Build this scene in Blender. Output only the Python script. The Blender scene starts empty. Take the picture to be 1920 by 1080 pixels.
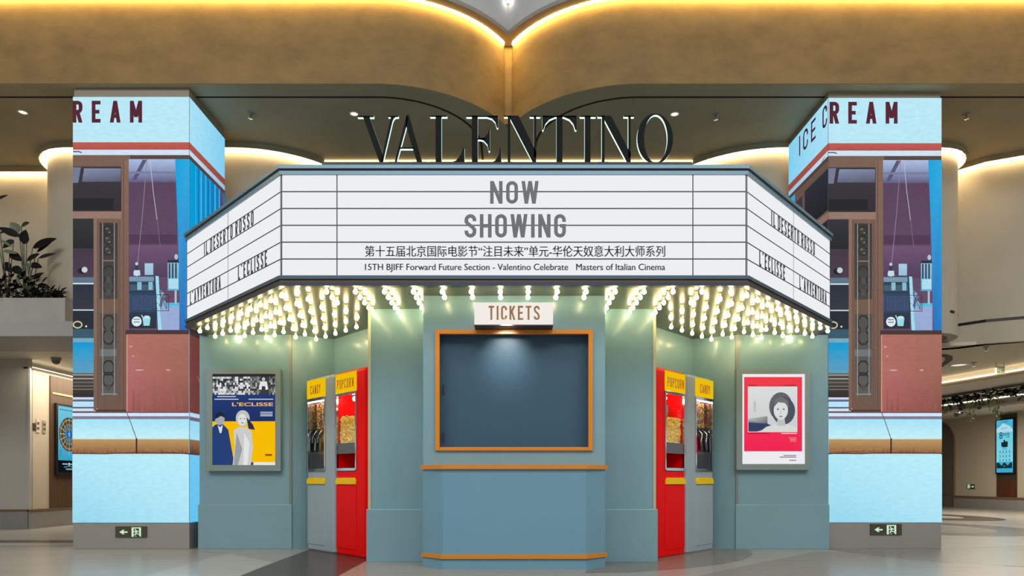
import bpy, bmesh, math, random
from mathutils import Matrix, Vector

R = random.Random(7)
PI = math.pi
SC = bpy.context.scene
COL = SC.collection

# ------------------------------------------------------------------ camera, world, lights, exposure
F = 1280.0            # focal length in pixels of the 1920 wide picture
HORIZON = 900.0
EYE = 1.0
cam_data = bpy.data.cameras.new('camera')
cam_data.sensor_width = 36.0
cam_data.lens = 36.0 * F / 1920.0
cam_data.shift_y = (HORIZON - 540.0) / 1920.0
cam_data.clip_end = 200
cam = bpy.data.objects.new('camera', cam_data)
COL.objects.link(cam)
cam.location = (0, 0, EYE)
cam.rotation_euler = (PI / 2, 0, 0)
SC.camera = cam

SC.view_settings.view_transform = 'Standard'
SC.view_settings.look = 'None'
SC.view_settings.exposure = 0.0
SC.view_settings.gamma = 1.0
SC.view_settings.use_curve_mapping = False

world = bpy.data.worlds.new('mall_ambient')
SC.world = world
world.use_nodes = True
world.node_tree.nodes['Background'].inputs[0].default_value = (0.86, 0.93, 1.0, 1)
world.node_tree.nodes['Background'].inputs[1].default_value = 0.42


def area(name, loc, rot, sx, sy, power, color):
    l = bpy.data.lights.new(name, 'AREA')
    l.shape = 'RECTANGLE'
    l.size, l.size_y = sx, sy
    l.energy = power
    l.color = color
    o = bpy.data.objects.new(name, l)
    o.location = loc
    o.rotation_euler = rot
    COL.objects.link(o)
    return o


# unseen area lights added above the open concourse to light the booth
area('concourse_fill', (-6.0, 1.0, 9.2), (0.30, 0, 0), 5, 3, 470, (1.0, 0.95, 0.88))
area('concourse_fill', (6.0, 1.0, 9.2), (0.30, 0, 0), 5, 3, 470, (1.0, 0.95, 0.88))
area('concourse_fill', (0.0, -3.0, 9.2), (0.45, 0, 0), 8, 3, 420, (0.88, 0.95, 1.0))


# ------------------------------------------------------------------ helpers
def lin(c):
    out = []
    for v in c[:3]:
        v = v / 255.0
        out.append(v / 12.92 if v <= 0.04045 else ((v + 0.055) / 1.055) ** 2.4)
    return tuple(out)


def W(px, py, d):
    return Vector(((px - 960.0) / F * d, d, EYE + (HORIZON - py) / F * d))


def X(px, d):
    return (px - 960.0) / F * d


def Z(py, d):
    return EYE + (HORIZON - py) / F * d


MATS = {}


def mat(name, rgb, rough=0.5, metal=0.0, noise=0.0, nscale=4.0, coat=0.0, bump=0.0, stretch=(1, 1, 1), spec=0.5):
    if name in MATS:
        return MATS[name]
    m = bpy.data.materials.new(name)
    m.use_nodes = True
    nt = m.node_tree
    b = nt.nodes['Principled BSDF']
    c = lin(rgb)
    b.inputs['Base Color'].default_value = (*c, 1)
    b.inputs['Roughness'].default_value = rough
    b.inputs['Metallic'].default_value = metal
    b.inputs['Coat Weight'].default_value = coat
    b.inputs['Coat Roughness'].default_value = 0.12
    b.inputs['Specular IOR Level'].default_value = spec
    if noise or bump:
        tc = nt.nodes.new('ShaderNodeTexCoord')
        mp = nt.nodes.new('ShaderNodeMapping')
        mp.inputs['Scale'].default_value = stretch
        nz = nt.nodes.new('ShaderNodeTexNoise')
        nz.inputs['Scale'].default_value = nscale
        nz.inputs['Detail'].default_value = 6
        nz.inputs['Roughness'].default_value = 0.6
        nt.links.new(tc.outputs['Object'], mp.inputs[0])
        nt.links.new(mp.outputs[0], nz.inputs['Vector'])
        if noise:
            rp = nt.nodes.new('ShaderNodeMapRange')
            rp.inputs['From Min'].default_value = 0.3
            rp.inputs['From Max'].default_value = 0.7
            rp.inputs['To Min'].default_value = 1 - noise
            rp.inputs['To Max'].default_value = 1 + noise
            mx = nt.nodes.new('ShaderNodeMix')
            mx.data_type = 'RGBA'
            mx.blend_type = 'MULTIPLY'
            mx.inputs['Factor'].default_value = 1
            mx.inputs['A'].default_value = (*c, 1)
            nt.links.new(nz.outputs['Fac'], rp.inputs['Value'])
            nt.links.new(rp.outputs[0], mx.inputs['B'])
            nt.links.new(mx.outputs['Result'], b.inputs['Base Color'])
        if bump:
            bp = nt.nodes.new('ShaderNodeBump')
            bp.inputs['Strength'].default_value = bump
            bp.inputs['Distance'].default_value = 0.02
            nt.links.new(nz.outputs['Fac'], bp.inputs['Height'])
            nt.links.new(bp.outputs[0], b.inputs['Normal'])
    MATS[name] = m
    return m


def emis(name, rgb, strength=1.0):
    if name in MATS:
        return MATS[name]
    m = bpy.data.materials.new(name)
    m.use_nodes = True
    nt = m.node_tree
    nt.nodes.clear()
    o = nt.nodes.new('ShaderNodeOutputMaterial')
    e = nt.nodes.new('ShaderNodeEmission')
    e.inputs[0].default_value = (*lin(rgb), 1)
    e.inputs[1].default_value = strength
    nt.links.new(e.outputs[0], o.inputs[0])
    MATS[name] = m
    return m


def screen_mat(name, strength=1.0, grain=0.05, gscale=40.0, lit=False):
    """a display or backlit print: the picture is stored as face colours"""
    if name in MATS:
        return MATS[name]
    m = bpy.data.materials.new(name)
    m.use_nodes = True
    nt = m.node_tree
    nt.nodes.clear()
    o = nt.nodes.new('ShaderNodeOutputMaterial')
    e = nt.nodes.new('ShaderNodeEmission')
    a = nt.nodes.new('ShaderNodeAttribute')
    a.attribute_name = 'Col'
    tc = nt.nodes.new('ShaderNodeTexCoord')
    mp = nt.nodes.new('ShaderNodeMapping')
    mp.inputs['Scale'].default_value = (0.6, 0.6, 1.4)
    nz = nt.nodes.new('ShaderNodeTexNoise')
    nz.inputs['Scale'].default_value = gscale
    nz.inputs['Detail'].default_value = 5
    rp = nt.nodes.new('ShaderNodeMapRange')
    rp.inputs['From Min'].default_value = 0.3
    rp.inputs['From Max'].default_value = 0.7
    rp.inputs['To Min'].default_value = strength * (1 - grain)
    rp.inputs['To Max'].default_value = strength * (1 + grain)
    nt.links.new(tc.outputs['Object'], mp.inputs[0])
    nt.links.new(mp.outputs[0], nz.inputs['Vector'])
    nt.links.new(nz.outputs['Fac'], rp.inputs['Value'])
    nt.links.new(a.outputs['Color'], e.inputs[0])
    nt.links.new(rp.outputs[0], e.inputs[1])
    nt.links.new(e.outputs[0], o.inputs[0])
    MATS[name] = m
    return m


def glass_mat():
    if 'pane_glass' in MATS:
        return MATS['pane_glass']
    m = bpy.data.materials.new('pane_glass')
    m.use_nodes = True
    nt = m.node_tree
    nt.nodes.clear()
    o = nt.nodes.new('ShaderNodeOutputMaterial')
    t = nt.nodes.new('ShaderNodeBsdfTransparent')
    g = nt.nodes.new('ShaderNodeBsdfGlossy')
    g.inputs['Roughness'].default_value = 0.03
    mx = nt.nodes.new('ShaderNodeMixShader')
    mx.inputs[0].default_value = 0.06
    nt.links.new(t.outputs[0], mx.inputs[1])
    nt.links.new(g.outputs[0], mx.inputs[2])
    nt.links.new(mx.outputs[0], o.inputs[0])
    MATS['pane_glass'] = m
    return m


FRAME = {}   # object name -> matrix of the frame its mesh is stored in


def tag(o, label=None, cat=None, group=None, kind=None):
    if label:
        o['label'] = label
    if cat:
        o['category'] = cat
    if group:
        o['group'] = group
    if kind:
        o['kind'] = kind
    return o


def thing(name, label, cat, loc=(0, 0, 0), rotz=0.0, group=None):
    o = bpy.data.objects.new(name, None)
    o.empty_display_size = 0.2
    COL.objects.link(o)
    o.location = loc
    o.rotation_euler = (0, 0, rotz)
    FRAME[o.name] = Matrix.Translation(Vector(loc)) @ Matrix.Rotation(rotz, 4, 'Z')
    return tag(o, label, cat, group)


class MB:
    """collects shapes, links them as one mesh object"""

    def __init__(s):
        s.v, s.f, s.m, s.c = [], [], [], []
        s.mats = []
        s.smooth = []

    def mi(s, m):
        if m is None:
            return 0
        if m not in s.mats:
            s.mats.append(m)
        return s.mats.index(m)

    def add(s, verts, faces, m=None, cols=None, smooth=False):
        n = len(s.v)
        k = s.mi(m)
        s.v += [Vector(v) for v in verts]
        for i, f in enumerate(faces):
            s.f.append([n + a for a in f])
            s.m.append(k)
            s.smooth.append(smooth)
            s.c.append(cols)
        return s

    def box(s, x0, x1, y0, y1, z0, z1, m=None):
        v = [(x0, y0, z0), (x1, y0, z0), (x1, y1, z0), (x0, y1, z0), (x0, y0, z1), (x1, y0, z1), (x1, y1, z1), (x0, y1, z1)]
        return s.add(v, [(0, 3, 2, 1), (4, 5, 6, 7), (0, 1, 5, 4), (1, 2, 6, 5), (2, 3, 7, 6), (3, 0, 4, 7)], m)

    def prism(s, poly, z0, z1, m=None, caps=True, smooth=False):
        a = sum(poly[i][0] * poly[(i + 1) % len(poly)][1] - poly[(i + 1) % len(poly)][0] * poly[i][1] for i in range(len(poly)))
        if a < 0:
            poly = poly[::-1]
        n = len(poly)
        v = [(p[0], p[1], z0) for p in poly] + [(p[0], p[1], z1) for p in poly]
        f = [(i, (i + 1) % n, n + (i + 1) % n, n + i) for i in range(n)]
        s.add(v, f, m, smooth=smooth)
        if caps:
            s.add(v, [tuple(range(n))[::-1], tuple(range(n, 2 * n))], m)
        return s

    def wall(s, path, thick, z0, z1, m=None, smooth=False):
        """a wall of some thickness along a 2-D path (thickness to the left of travel)"""
        off = offset_path(path, thick)
        n = len(path)
        v = [(p[0], p[1], z0) for p in path] + [(p[0], p[1], z1) for p in path]
        v += [(p[0], p[1], z0) for p in off] + [(p[0], p[1], z1) for p in off]
        f, g = [], []
        for i in range(n - 1):
            f.append((i, i + 1, n + i + 1, n + i))
            f.append((2 * n + i + 1, 2 * n + i, 3 * n + i, 3 * n + i + 1))
            g.append((n + i, n + i + 1, 3 * n + i + 1, 3 * n + i))
            g.append((i + 1, i, 2 * n + i, 2 * n + i + 1))
        g.append((0, n, 3 * n, 2 * n))
        g.append((n - 1, 3 * n - 1, 4 * n - 1, 2 * n - 1))
        s.add(v, f, m, smooth=smooth)
        s.add(v, g, m)
        return s

    def tube(s, pts, r, m=None, n=8, caps=True):
        pts = [Vector(p) for p in pts]
        rr = r if isinstance(r, (list, tuple)) else [r] * len(pts)
        rings = []
        for i, p in enumerate(pts):
            t = (pts[min(i + 1, len(pts) - 1)] - pts[max(i - 1, 0)]).normalized()
            a = t.orthogonal().normalized() if abs(t.z) > 0.9 else t.cross(Vector((0, 0, 1))).normalized()
            b = t.cross(a).normalized()
            rings.append([p + (a * math.cos(2 * PI * k / n) + b * math.sin(2 * PI * k / n)) * rr[i] for k in range(n)])
        v = [q for ring in rings for q in ring]
        f = []
        for i in range(len(pts) - 1):
            for k in range(n):
                f.append((i * n + k, i * n + (k + 1) % n, (i + 1) * n + (k + 1) % n, (i + 1) * n + k))
        s.add(v, f, m, smooth=True)
        if caps:
            s.add(v, [tuple(range(n)), tuple(range((len(pts) - 1) * n, len(pts) * n))], m)
        return s

    def lathe(s, prof, c, m=None, n=16, smooth=True):
        c = Vector(c)
        v, f = [], []
        for r, z in prof:
            for k in range(n):
                v.append(c + Vector((r * math.cos(2 * PI * k / n), r * math.sin(2 * PI * k / n), z)))
        for i in range(len(prof) - 1):
            for k in range(n):
                f.append((i * n + k, i * n + (k + 1) % n, (i + 1) * n + (k + 1) % n, (i + 1) * n + k))
        return s.add(v, f, m, smooth=smooth)

    def blob(s, c, r, m=None, n=6, k=4, sq=1.0):
        prof = [(max(1e-4, r * math.sin(PI * i / k)), -r * sq * math.cos(PI * i / k)) for i in range(k + 1)]
        return s.lathe(prof, c, m, n)

    def quad(s, a, b, c, d, m=None):
        return s.add([a, b, c, d], [(0, 1, 2, 3)], m)

    def build(s, name, m=None, parent=None, label=None, smooth=None, bevel=0.0, local=False):
        me = bpy.data.meshes.new(name)
        fr = FRAME.get(parent.name, Matrix()) if parent else Matrix()
        inv = fr.inverted()
        vs = s.v if local else [inv @ v for v in s.v]
        me.from_pydata([tuple(v) for v in vs], [], s.f)
        if not s.mats and m is not None:
            s.mats.append(m)
        for q in s.mats:
            me.materials.append(q)
        for i, p in enumerate(me.polygons):
            p.material_index = s.m[i]
            p.use_smooth = s.smooth[i] if smooth is None else smooth
        if any(c is not None for c in s.c):
            at = me.color_attributes.new('Col', 'FLOAT_COLOR', 'CORNER')
            k = 0
            for i, p in enumerate(me.polygons):
                c = s.c[i]
                for j in range(p.loop_total):
                    q = c[j] if c and isinstance(c[0], tuple) else (c or (1, 1, 1))
                    at.data[p.loop_start + j].color = (*q, 1)
        me.validate()
        o = bpy.data.objects.new(name, me)
        COL.objects.link(o)
        if parent:
            o.parent = parent
            FRAME[o.name] = fr
        else:
            FRAME[o.name] = Matrix()
        if bevel:
            b = o.modifiers.new('edge', 'BEVEL')
            b.width = bevel
            b.segments = 2
            b.limit_method = 'ANGLE'
            b.angle_limit = 0.9
        if label:
            o['label'] = label
        return o


def offset_path(path, t):
    out = []
    n = len(path)
    for i in range(n):
        a, b, c = path[max(i - 1, 0)], path[i], path[min(i + 1, n - 1)]
        d1 = Vector((b[0] - a[0], b[1] - a[1]))
        d2 = Vector((c[0] - b[0], c[1] - b[1]))
        if d1.length < 1e-9:
            d1 = d2
        if d2.length < 1e-9:
            d2 = d1
        d1.normalize()
        d2.normalize()
        n1, n2 = Vector((-d1.y, d1.x)), Vector((-d2.y, d2.x))
        q = n1 + n2
        if q.length < 1e-6:
            q = n1
        q.normalize()
        k = max(0.35, q.dot(n1))
        out.append((b[0] + q.x * t / k, b[1] + q.y * t / k))
    return out


def struct(name, mb, m=None, parent=None, **kw):
    o = mb.build(name, m, parent, **kw)
    if parent is None:
        o['kind'] = 'structure'
    return o


def arc(cx, cy, r, a0, a1, n=16):
    return [(cx + r * math.cos(math.radians(a0 + (a1 - a0) * i / n)), cy + r * math.sin(math.radians(a0 + (a1 - a0) * i / n))) for i in range(n + 1)]


# ------------------------------------------------------------------ lettering: condensed single-weight strokes
def glyph(ch, w, h, t):
    a = t / 2
    L, Rr, B, T = a, w - a, a, h - a
    M = h / 2
    cx = w / 2
    r = (Rr - L) / 2
    er = lambda x, y, rx, ry, a0, a1: [(x + rx * math.cos(math.radians(a0 + (a1 - a0) * i / 8)), y + ry * math.sin(math.radians(a0 + (a1 - a0) * i / 8))) for i in range(9)]
    rr = r * 1.0
    top = er(cx, T - rr, r, rr, 0, 180)
    bot = er(cx, B + rr, r, rr, 180, 360)
    if ch == 'A':
        q = 0.30
        return [[(L, 0), (cx, h)], [(w - a, 0), (cx, h)], [(L + (cx - L) * q, h * q), (w - a - (cx - a) * q, h * q)]]
    if ch in 'BPR':
        y = M if ch != 'P' else M
        q = min(r, (T - y) / 2)
        bowl = [(L, T)] + [(Rr - q, T)] + er(Rr - q, T - q, q, q, 90, 0) + er(Rr - q, y + q, q, q, 0, -90) + [(L, y)]
        out = [[(L, 0), (L, h)], bowl]
        if ch == 'B':
            q = min(r, (y - B) / 2)
            out.append([(L, y), (Rr - q, y)] + er(Rr - q, y - q, q, q, 90, 0) + er(Rr - q, B + q, q, q, 0, -90) + [(L, B)])
        if ch == 'R':
            out.append([(cx, y), (Rr, 0)])
        return out
    if ch == 'C':
        return [[(Rr, T - rr - 0.10 * h)] + top + bot + [(Rr, B + rr + 0.10 * h)]]
    if ch == 'G':
        return [[(Rr, T - rr - 0.08 * h)] + top + bot + [(Rr, M), (cx, M)]]
    if ch == 'D':
        q = min(r * 1.2, Rr - L)
        return [[(L, 0), (L, h)], [(L, T), (Rr - q, T)] + er(Rr - q, T - q, q, q, 90, 0) + er(Rr - q, B + q, q, q, 0, -90) + [(L, B)]]
    if ch == 'E':
        return [[(L, 0), (L, h)], [(L, T), (w, T)], [(L, M), (w - a * 0.6, M)], [(L, B), (w, B)]]
    if ch == 'F':
        return [[(L, 0), (L, h)], [(L, T), (w, T)], [(L, M), (w - a, M)]]
    if ch == 'H':
        return [[(L, 0), (L, h)], [(Rr, 0), (Rr, h)], [(L, M), (Rr, M)]]
    if ch == 'I':
        return [[(a, 0), (a, h)]]
    if ch == 'K':
        return [[(L, 0), (L, h)], [(Rr, h), (L, h * 0.40)], [(L + (Rr - L) * 0.35, h * 0.58), (Rr, 0)]]
    if ch == 'L':
        return [[(L, h), (L, B), (w, B)]]
    if ch == 'M':
        return [[(L, 0), (L, h)], [(Rr, 0), (Rr, h)], [(L, h), (cx, h * 0.25)], [(Rr, h), (cx, h * 0.25)]]
    if ch == 'N':
        return [[(L, 0), (L, h)], [(Rr, 0), (Rr, h)], [(L, h), (Rr, 0)]]
    if ch == 'O':
        return [top + bot + [top[0]]]
    if ch == 'S':
        s1 = er(cx, T - rr, r, rr, 0, 180)
        s2 = er(cx, B + rr, r, rr, 0, -180)
        return [[(Rr, T - rr - 0.05 * h)] + s1 + [(L, T - rr - 0.08 * h), (L + 0.12 * w, M + 0.10 * h), (Rr - 0.12 * w, M - 0.08 * h), (Rr, B + rr + 0.08 * h)] + s2 + [(L, B + rr + 0.05 * h)]]
    if ch == 'T':
        return [[(0, T), (w, T)], [(cx, 0), (cx, h)]]
    if ch == 'U':
        return [[(L, h)] + bot + [(Rr, h)]]
    if ch == 'V':
        return [[(L, h), (cx, 0)], [(Rr, h), (cx, 0)]]
    if ch == 'W':
        return [[(L, h), (w * 0.28, 0)], [(w * 0.28, 0), (cx, h)], [(cx, h), (w * 0.72, 0)], [(w * 0.72, 0), (Rr, h)]]
    if ch == 'Y':
        return [[(L, h), (cx, M)], [(Rr, h), (cx, M)], [(cx, M), (cx, 0)]]
    if ch == '8':
        q = r * 0.92
        return [er(cx, T - q, q, q, 0, 360), er(cx, B + rr, r, rr * 1.1, 0, 360)]
    if ch == "'":
        return [[(a, h), (a * 0.8, h * 0.80)]]
    return []


WID = {'I': None, "'": None, 'M': 1.25, 'W': 1.45, 'L': 0.86, 'E': 0.9, 'F': 0.86, 'V': 1.05, 'A': 1.1, 'Y': 1.05, 'N': 1.05, ' ': 0.55, 'T': 0.95}


def stroke_text(txt, h, w, t, gap):
    """returns (list of quads in 2-D, total width)"""
    x = 0.0
    quads = []
    for ch in txt:
        k = WID.get(ch, 1.0)
        gw = t if k is None else w * k
        for ks, pl in enumerate(glyph(ch, gw, h, t)):
            pts = [p for i, p in enumerate(pl) if i == 0 or (abs(p[0] - pl[i - 1][0]) + abs(p[1] - pl[i - 1][1])) > 1e-6]
            closed = len(pts) > 3 and abs(pts[0][0] - pts[-1][0]) + abs(pts[0][1] - pts[-1][1]) < 1e-6
            if len(pts) < 2:
                continue
            if closed:
                ext = [pts[-2]] + pts + [pts[1]]
                lo, hi = offset_path(ext, -t / 2)[1:-1], offset_path(ext, t / 2)[1:-1]
            else:
                lo, hi = offset_path(pts, -t / 2), offset_path(pts, t / 2)
            if len(pts) == 2 and abs(pts[0][0] - pts[1][0]) > 1e-4 and abs(pts[0][1] - pts[1][1]) > 0.2 * h:
                # slanted stroke: level ends
                d = Vector((pts[1][0] - pts[0][0], pts[1][1] - pts[0][1])).normalized()
                dx = t / 2 / max(abs(d.y), 0.2)
                lo = [(p[0] - dx, p[1]) for p in pts]
                hi = [(p[0] + dx, p[1]) for p in pts]
            for i in range(len(pts) - 1):
                quads.append([(x + q[0], q[1], ks) for q in (lo[i], lo[i + 1], hi[i + 1], hi[i])])
        x += gw + (gap if ch != ' ' else 0)
    return quads, x - gap


def letters(txt, name, parent, org, ux, uz, width, h, wgt, gapf, m, label=None):
    """one mesh per character"""
    lo, hi = 0.05 * h, 3 * h
    t = wgt * h * 0.5
    for _ in range(30):
        w = (lo + hi) / 2
        if stroke_text(txt, h, w, t, gapf * w)[1] > width:
            hi = w
        else:
            lo = w
    org, ux, uz = Vector(org), Vector(ux), Vector(uz)
    un = ux.cross(uz)
    x = 0.0
    for ch in txt:
        q, tw = stroke_text(ch, h, w, t, gapf * w)
        k = WID.get(ch, 1.0)
        if q:
            mb = MB()
            for quad in q:
                mb.add([org + ux * (x + a) + uz * b + un * (0.0006 * k_) for a, b, k_ in quad], [(0, 1, 2, 3)], m)
            mb.build(name, m, parent, label=label)
        x += (t if k is None else w * k) + (gapf * w if ch != ' ' else 0)


def put_strokes(mb, txt, org, ux, uz, width, h, wgt=0.2, gapf=0.35, m=None, cols=None):
    """lay stroke lettering: org = lower left corner, ux = unit vector along, width = total width"""
    lo, hi = 0.05 * h, 3 * h
    t = wgt * h * 0.5
    for _ in range(30):
        w = (lo + hi) / 2
        q, tw = stroke_text(txt, h, w, t, gapf * w)
        if tw > width:
            hi = w
        else:
            lo = w
    org, ux, uz = Vector(org), Vector(ux), Vector(uz)
    un = ux.cross(uz)
    for quad in q:
        mb.add([org + ux * a + uz * b + un * (0.0006 * k_ if cols is None else 0) for a, b, k_ in quad], [(0, 1, 2, 3)], m, cols)
    return mb


def font_text(mb, txt, org, ux, uz, width, h, m=None, cols=None, bold=0.0):
    cu = bpy.data.curves.new('t', 'FONT')
    cu.body = txt
    cu.size = 1.0
    cu.offset = bold
    cu.resolution_u = 3
    o = bpy.data.objects.new('t', cu)
    COL.objects.link(o)
    dg = bpy.context.evaluated_depsgraph_get()
    me = bpy.data.meshes.new_from_object(o.evaluated_get(dg))
    xs = [v.co.x for v in me.vertices]
    ys = [v.co.y for v in me.vertices]
    if xs:
        x0, x1, y0, y1 = min(xs), max(xs), min(ys), max(ys)
        org, ux, uz = Vector(org), Vector(ux), Vector(uz)
        vs = [org + ux * ((v.co.x - x0) / (x1 - x0) * width) + uz * ((v.co.y - y0) / (y1 - y0) * h) for v in me.vertices]
        mb.add(vs, [tuple(p.vertices) for p in me.polygons], m, cols)
    bpy.data.objects.remove(o)
    bpy.data.curves.remove(cu)
    bpy.data.meshes.remove(me)
    return mb


# ------------------------------------------------------------------ materials
TEAL = mat('teal_paint', (126, 162, 172), 0.32, noise=0.03, nscale=2, coat=0.25)
TEAL_D = mat('teal_paint_marquee', (84, 118, 138), 0.35)
ORANGE = mat('orange_trim', (220, 134, 28), 0.35, coat=0.1)
CREAM = mat('cream_metal', (205, 200, 170), 0.3, metal=0.4)
NAVY = mat('dark_slate_metal', (52, 62, 72), 0.4, metal=0.2)
BROWN = mat('brown_stripe', (92, 62, 44), 0.4)
PLASTER = mat('gold_plaster', (134, 106, 62), 0.75, noise=0.20, nscale=2.2, bump=0.15, stretch=(1, 1, 1.6))
SOFFIT = mat('olive_ceiling', (166, 154, 124), 0.6, noise=0.10, nscale=0.9)
GREYLIP = mat('grey_ceiling', (150, 147, 140), 0.7)
WHITE = mat('white_ceiling', (196, 196, 194), 0.7)
WALLP = mat('beige_plaster', (190, 180, 160), 0.75, noise=0.06, nscale=1.2)
STEEL = mat('brushed_steel', (176, 171, 165), 0.45, metal=0.6)
BLACK = mat('black_metal', (18, 19, 20), 0.45)
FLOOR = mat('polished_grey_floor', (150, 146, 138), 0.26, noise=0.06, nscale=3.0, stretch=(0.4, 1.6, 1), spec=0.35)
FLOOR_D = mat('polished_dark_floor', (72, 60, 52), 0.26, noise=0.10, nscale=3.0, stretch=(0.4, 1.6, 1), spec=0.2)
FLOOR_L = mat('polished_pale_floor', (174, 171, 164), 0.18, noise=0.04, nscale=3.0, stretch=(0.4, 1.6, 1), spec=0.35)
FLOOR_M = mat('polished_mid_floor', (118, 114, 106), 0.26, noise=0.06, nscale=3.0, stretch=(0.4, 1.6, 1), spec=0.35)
COVE_Y = emis('warm_cove_light', (255, 212, 118), 70.0)
COVE_W = emis('soft_cove_light', (255, 228, 184), 40.0)
PANELW = emis('marquee_panel_light', (240, 242, 245), 0.97)
INK = mat('grey_lettering', (112, 116, 120), 0.6, spec=0.2)
LINE = mat('dark_divider', (60, 62, 65), 0.5)

# ------------------------------------------------------------------ the setting: floor
ZC = 6.675      # underside of the lower ceiling
ZT = 7.815      # top of the plaster band
XM = -0.06      # symmetry line of the ceiling lobes


def floor_pt(px, py):
    d = F * EYE / (py - HORIZON)
    return (X(px, d), d)


fl = MB()
fl.add([(-30, -14, 0), (30, -14, 0), (30, 45, 0), (-30, 45, 0)], [(0, 1, 2, 3)], FLOOR)


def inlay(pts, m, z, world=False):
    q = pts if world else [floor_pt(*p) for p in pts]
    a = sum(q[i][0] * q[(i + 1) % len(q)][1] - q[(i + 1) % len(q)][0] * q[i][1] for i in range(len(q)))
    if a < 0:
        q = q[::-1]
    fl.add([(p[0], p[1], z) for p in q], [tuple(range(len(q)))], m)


def ellipse_px(cx, cy, rx, ry, n=40):
    """an inlay whose outline was measured in the photograph, as floor points"""
    a, b = floor_pt(cx, cy + ry), floor_pt(cx, cy - ry)
    c, d = floor_pt(cx - rx, cy), floor_pt(cx + rx, cy)
    my = (a[1] + b[1]) / 2
    mx = (c[0] + d[0]) / 2
    ry_, rx_ = abs(b[1] - a[1]) / 2, abs(d[0] - c[0]) / 2
    return [(mx + rx_ * math.cos(2 * PI * i / n), my + ry_ * math.sin(2 * PI * i / n)) for i in range(n)]


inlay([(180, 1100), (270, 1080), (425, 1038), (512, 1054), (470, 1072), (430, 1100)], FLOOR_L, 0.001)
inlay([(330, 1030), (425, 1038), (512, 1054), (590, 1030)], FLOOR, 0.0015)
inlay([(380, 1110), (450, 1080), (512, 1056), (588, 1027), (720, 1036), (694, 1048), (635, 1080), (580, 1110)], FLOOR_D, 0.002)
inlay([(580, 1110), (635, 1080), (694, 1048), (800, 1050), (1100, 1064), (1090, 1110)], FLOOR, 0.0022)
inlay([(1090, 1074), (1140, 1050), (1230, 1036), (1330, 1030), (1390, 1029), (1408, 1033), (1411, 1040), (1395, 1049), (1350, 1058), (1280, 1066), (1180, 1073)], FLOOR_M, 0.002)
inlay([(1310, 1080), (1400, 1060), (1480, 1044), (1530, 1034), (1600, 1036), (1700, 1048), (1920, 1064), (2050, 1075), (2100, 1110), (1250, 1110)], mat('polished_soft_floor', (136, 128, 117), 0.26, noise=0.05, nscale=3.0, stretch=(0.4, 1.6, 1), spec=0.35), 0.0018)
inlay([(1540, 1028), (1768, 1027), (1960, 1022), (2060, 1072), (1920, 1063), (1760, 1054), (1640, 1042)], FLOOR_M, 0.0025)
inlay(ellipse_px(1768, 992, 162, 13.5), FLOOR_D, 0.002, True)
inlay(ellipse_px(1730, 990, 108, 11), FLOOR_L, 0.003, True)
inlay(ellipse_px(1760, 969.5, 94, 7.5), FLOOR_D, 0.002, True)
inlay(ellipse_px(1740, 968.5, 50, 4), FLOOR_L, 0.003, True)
# threshold strip across the passage by the planter
inlay([(-200, 1018), (139, 1018), (139, 1023.5), (-200, 1024.5)], FLOOR_L, 0.002)
inlay([(-200, 1013), (139, 1013), (139, 1018), (-200, 1018)], FLOOR_D, 0.003)
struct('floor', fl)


# ------------------------------------------------------------------ the setting: lobed ceiling
def lobe(r, dy=0.0, cy=11.93, n=20, xo=-14.0, stop=None):
    """plan curve: straight run from the side, then a quarter circle to the middle cusp"""
    pts = [(xo, cy - r), (-6.0, cy - r), (-2.0, cy - r)]
    xm = XM if stop is None else stop
    amax = math.degrees(math.asin(min(1.0, (xm + 2.0) / r)))
    for i in range(1, n + 1):
        a = math.radians(amax * i / n)
        pts.append((-2.0 + r * math.sin(a), cy - r * math.cos(a)))
    return pts


def mirror(path):
    return [(2 * XM - x, y) for x, y in path][::-1]


front = lobe(2.15, stop=XM - 0.065)
b = MB()
b.wall(front, 0.25, ZC + 0.004, ZT + 0.098, smooth=True)
struct('trim_1', b, PLASTER)
b = MB()
b.wall(mirror(front), 0.25, ZC + 0.004, ZT + 0.098, smooth=True)
struct('trim_2', b, PLASTER)
b = MB()
yj = front[-1][1]
b.box(XM - 0.066, XM + 0.066, yj + 0.02, yj + 0.3, ZC + 0.004, ZT + 0.098)
struct('trim_3', b, PLASTER)
# flat light strips tucked under the grey lip, shining down the plaster
for i, (p, q) in enumerate(((lobe(2.156, stop=XM - 0.066), lobe(2.205, stop=XM - 0.066)), (mirror(lobe(2.156, stop=XM - 0.066)), mirror(lobe(2.205, stop=XM - 0.066))))):
    b = MB()
    z = ZT + 0.096
    n = len(p)
    b.add([(x, y, z) for x, y in p] + [(x, y, z) for x, y in q], [(k, k + 1, n + k + 1, n + k) for k in range(n - 1)], COVE_Y)
    o = struct('trim_%d' % (4 + i), b, COVE_Y)
# grey lip above (its underside shows) and the pale upper face
lip = lobe(2.35)
upper = MB()
poly = lip + mirror(lip)
hull = poly + [(14, 14), (-14, 14)]
upper.prism(hull, ZT + 0.10, ZT + 0.16)
struct('ceiling_lip', upper, GREYLIP)
b = MB()
b.wall(lip, 0.1, ZT + 0.16, 9.2, smooth=True)
b.wall(mirror(lip), 0.1, ZT + 0.16, 9.2, smooth=True)
struct('wall_upper', b, WHITE)
# lower ceiling slab
under = lobe(2.15) + mirror(lobe(2.15)) + [(20, 30), (-20, 30)]
b = MB()
b.prism([(x, y + 0.01) for x, y in under], ZC, ZC + 0.12)
struct('ceiling', b, SOFFIT)
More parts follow.
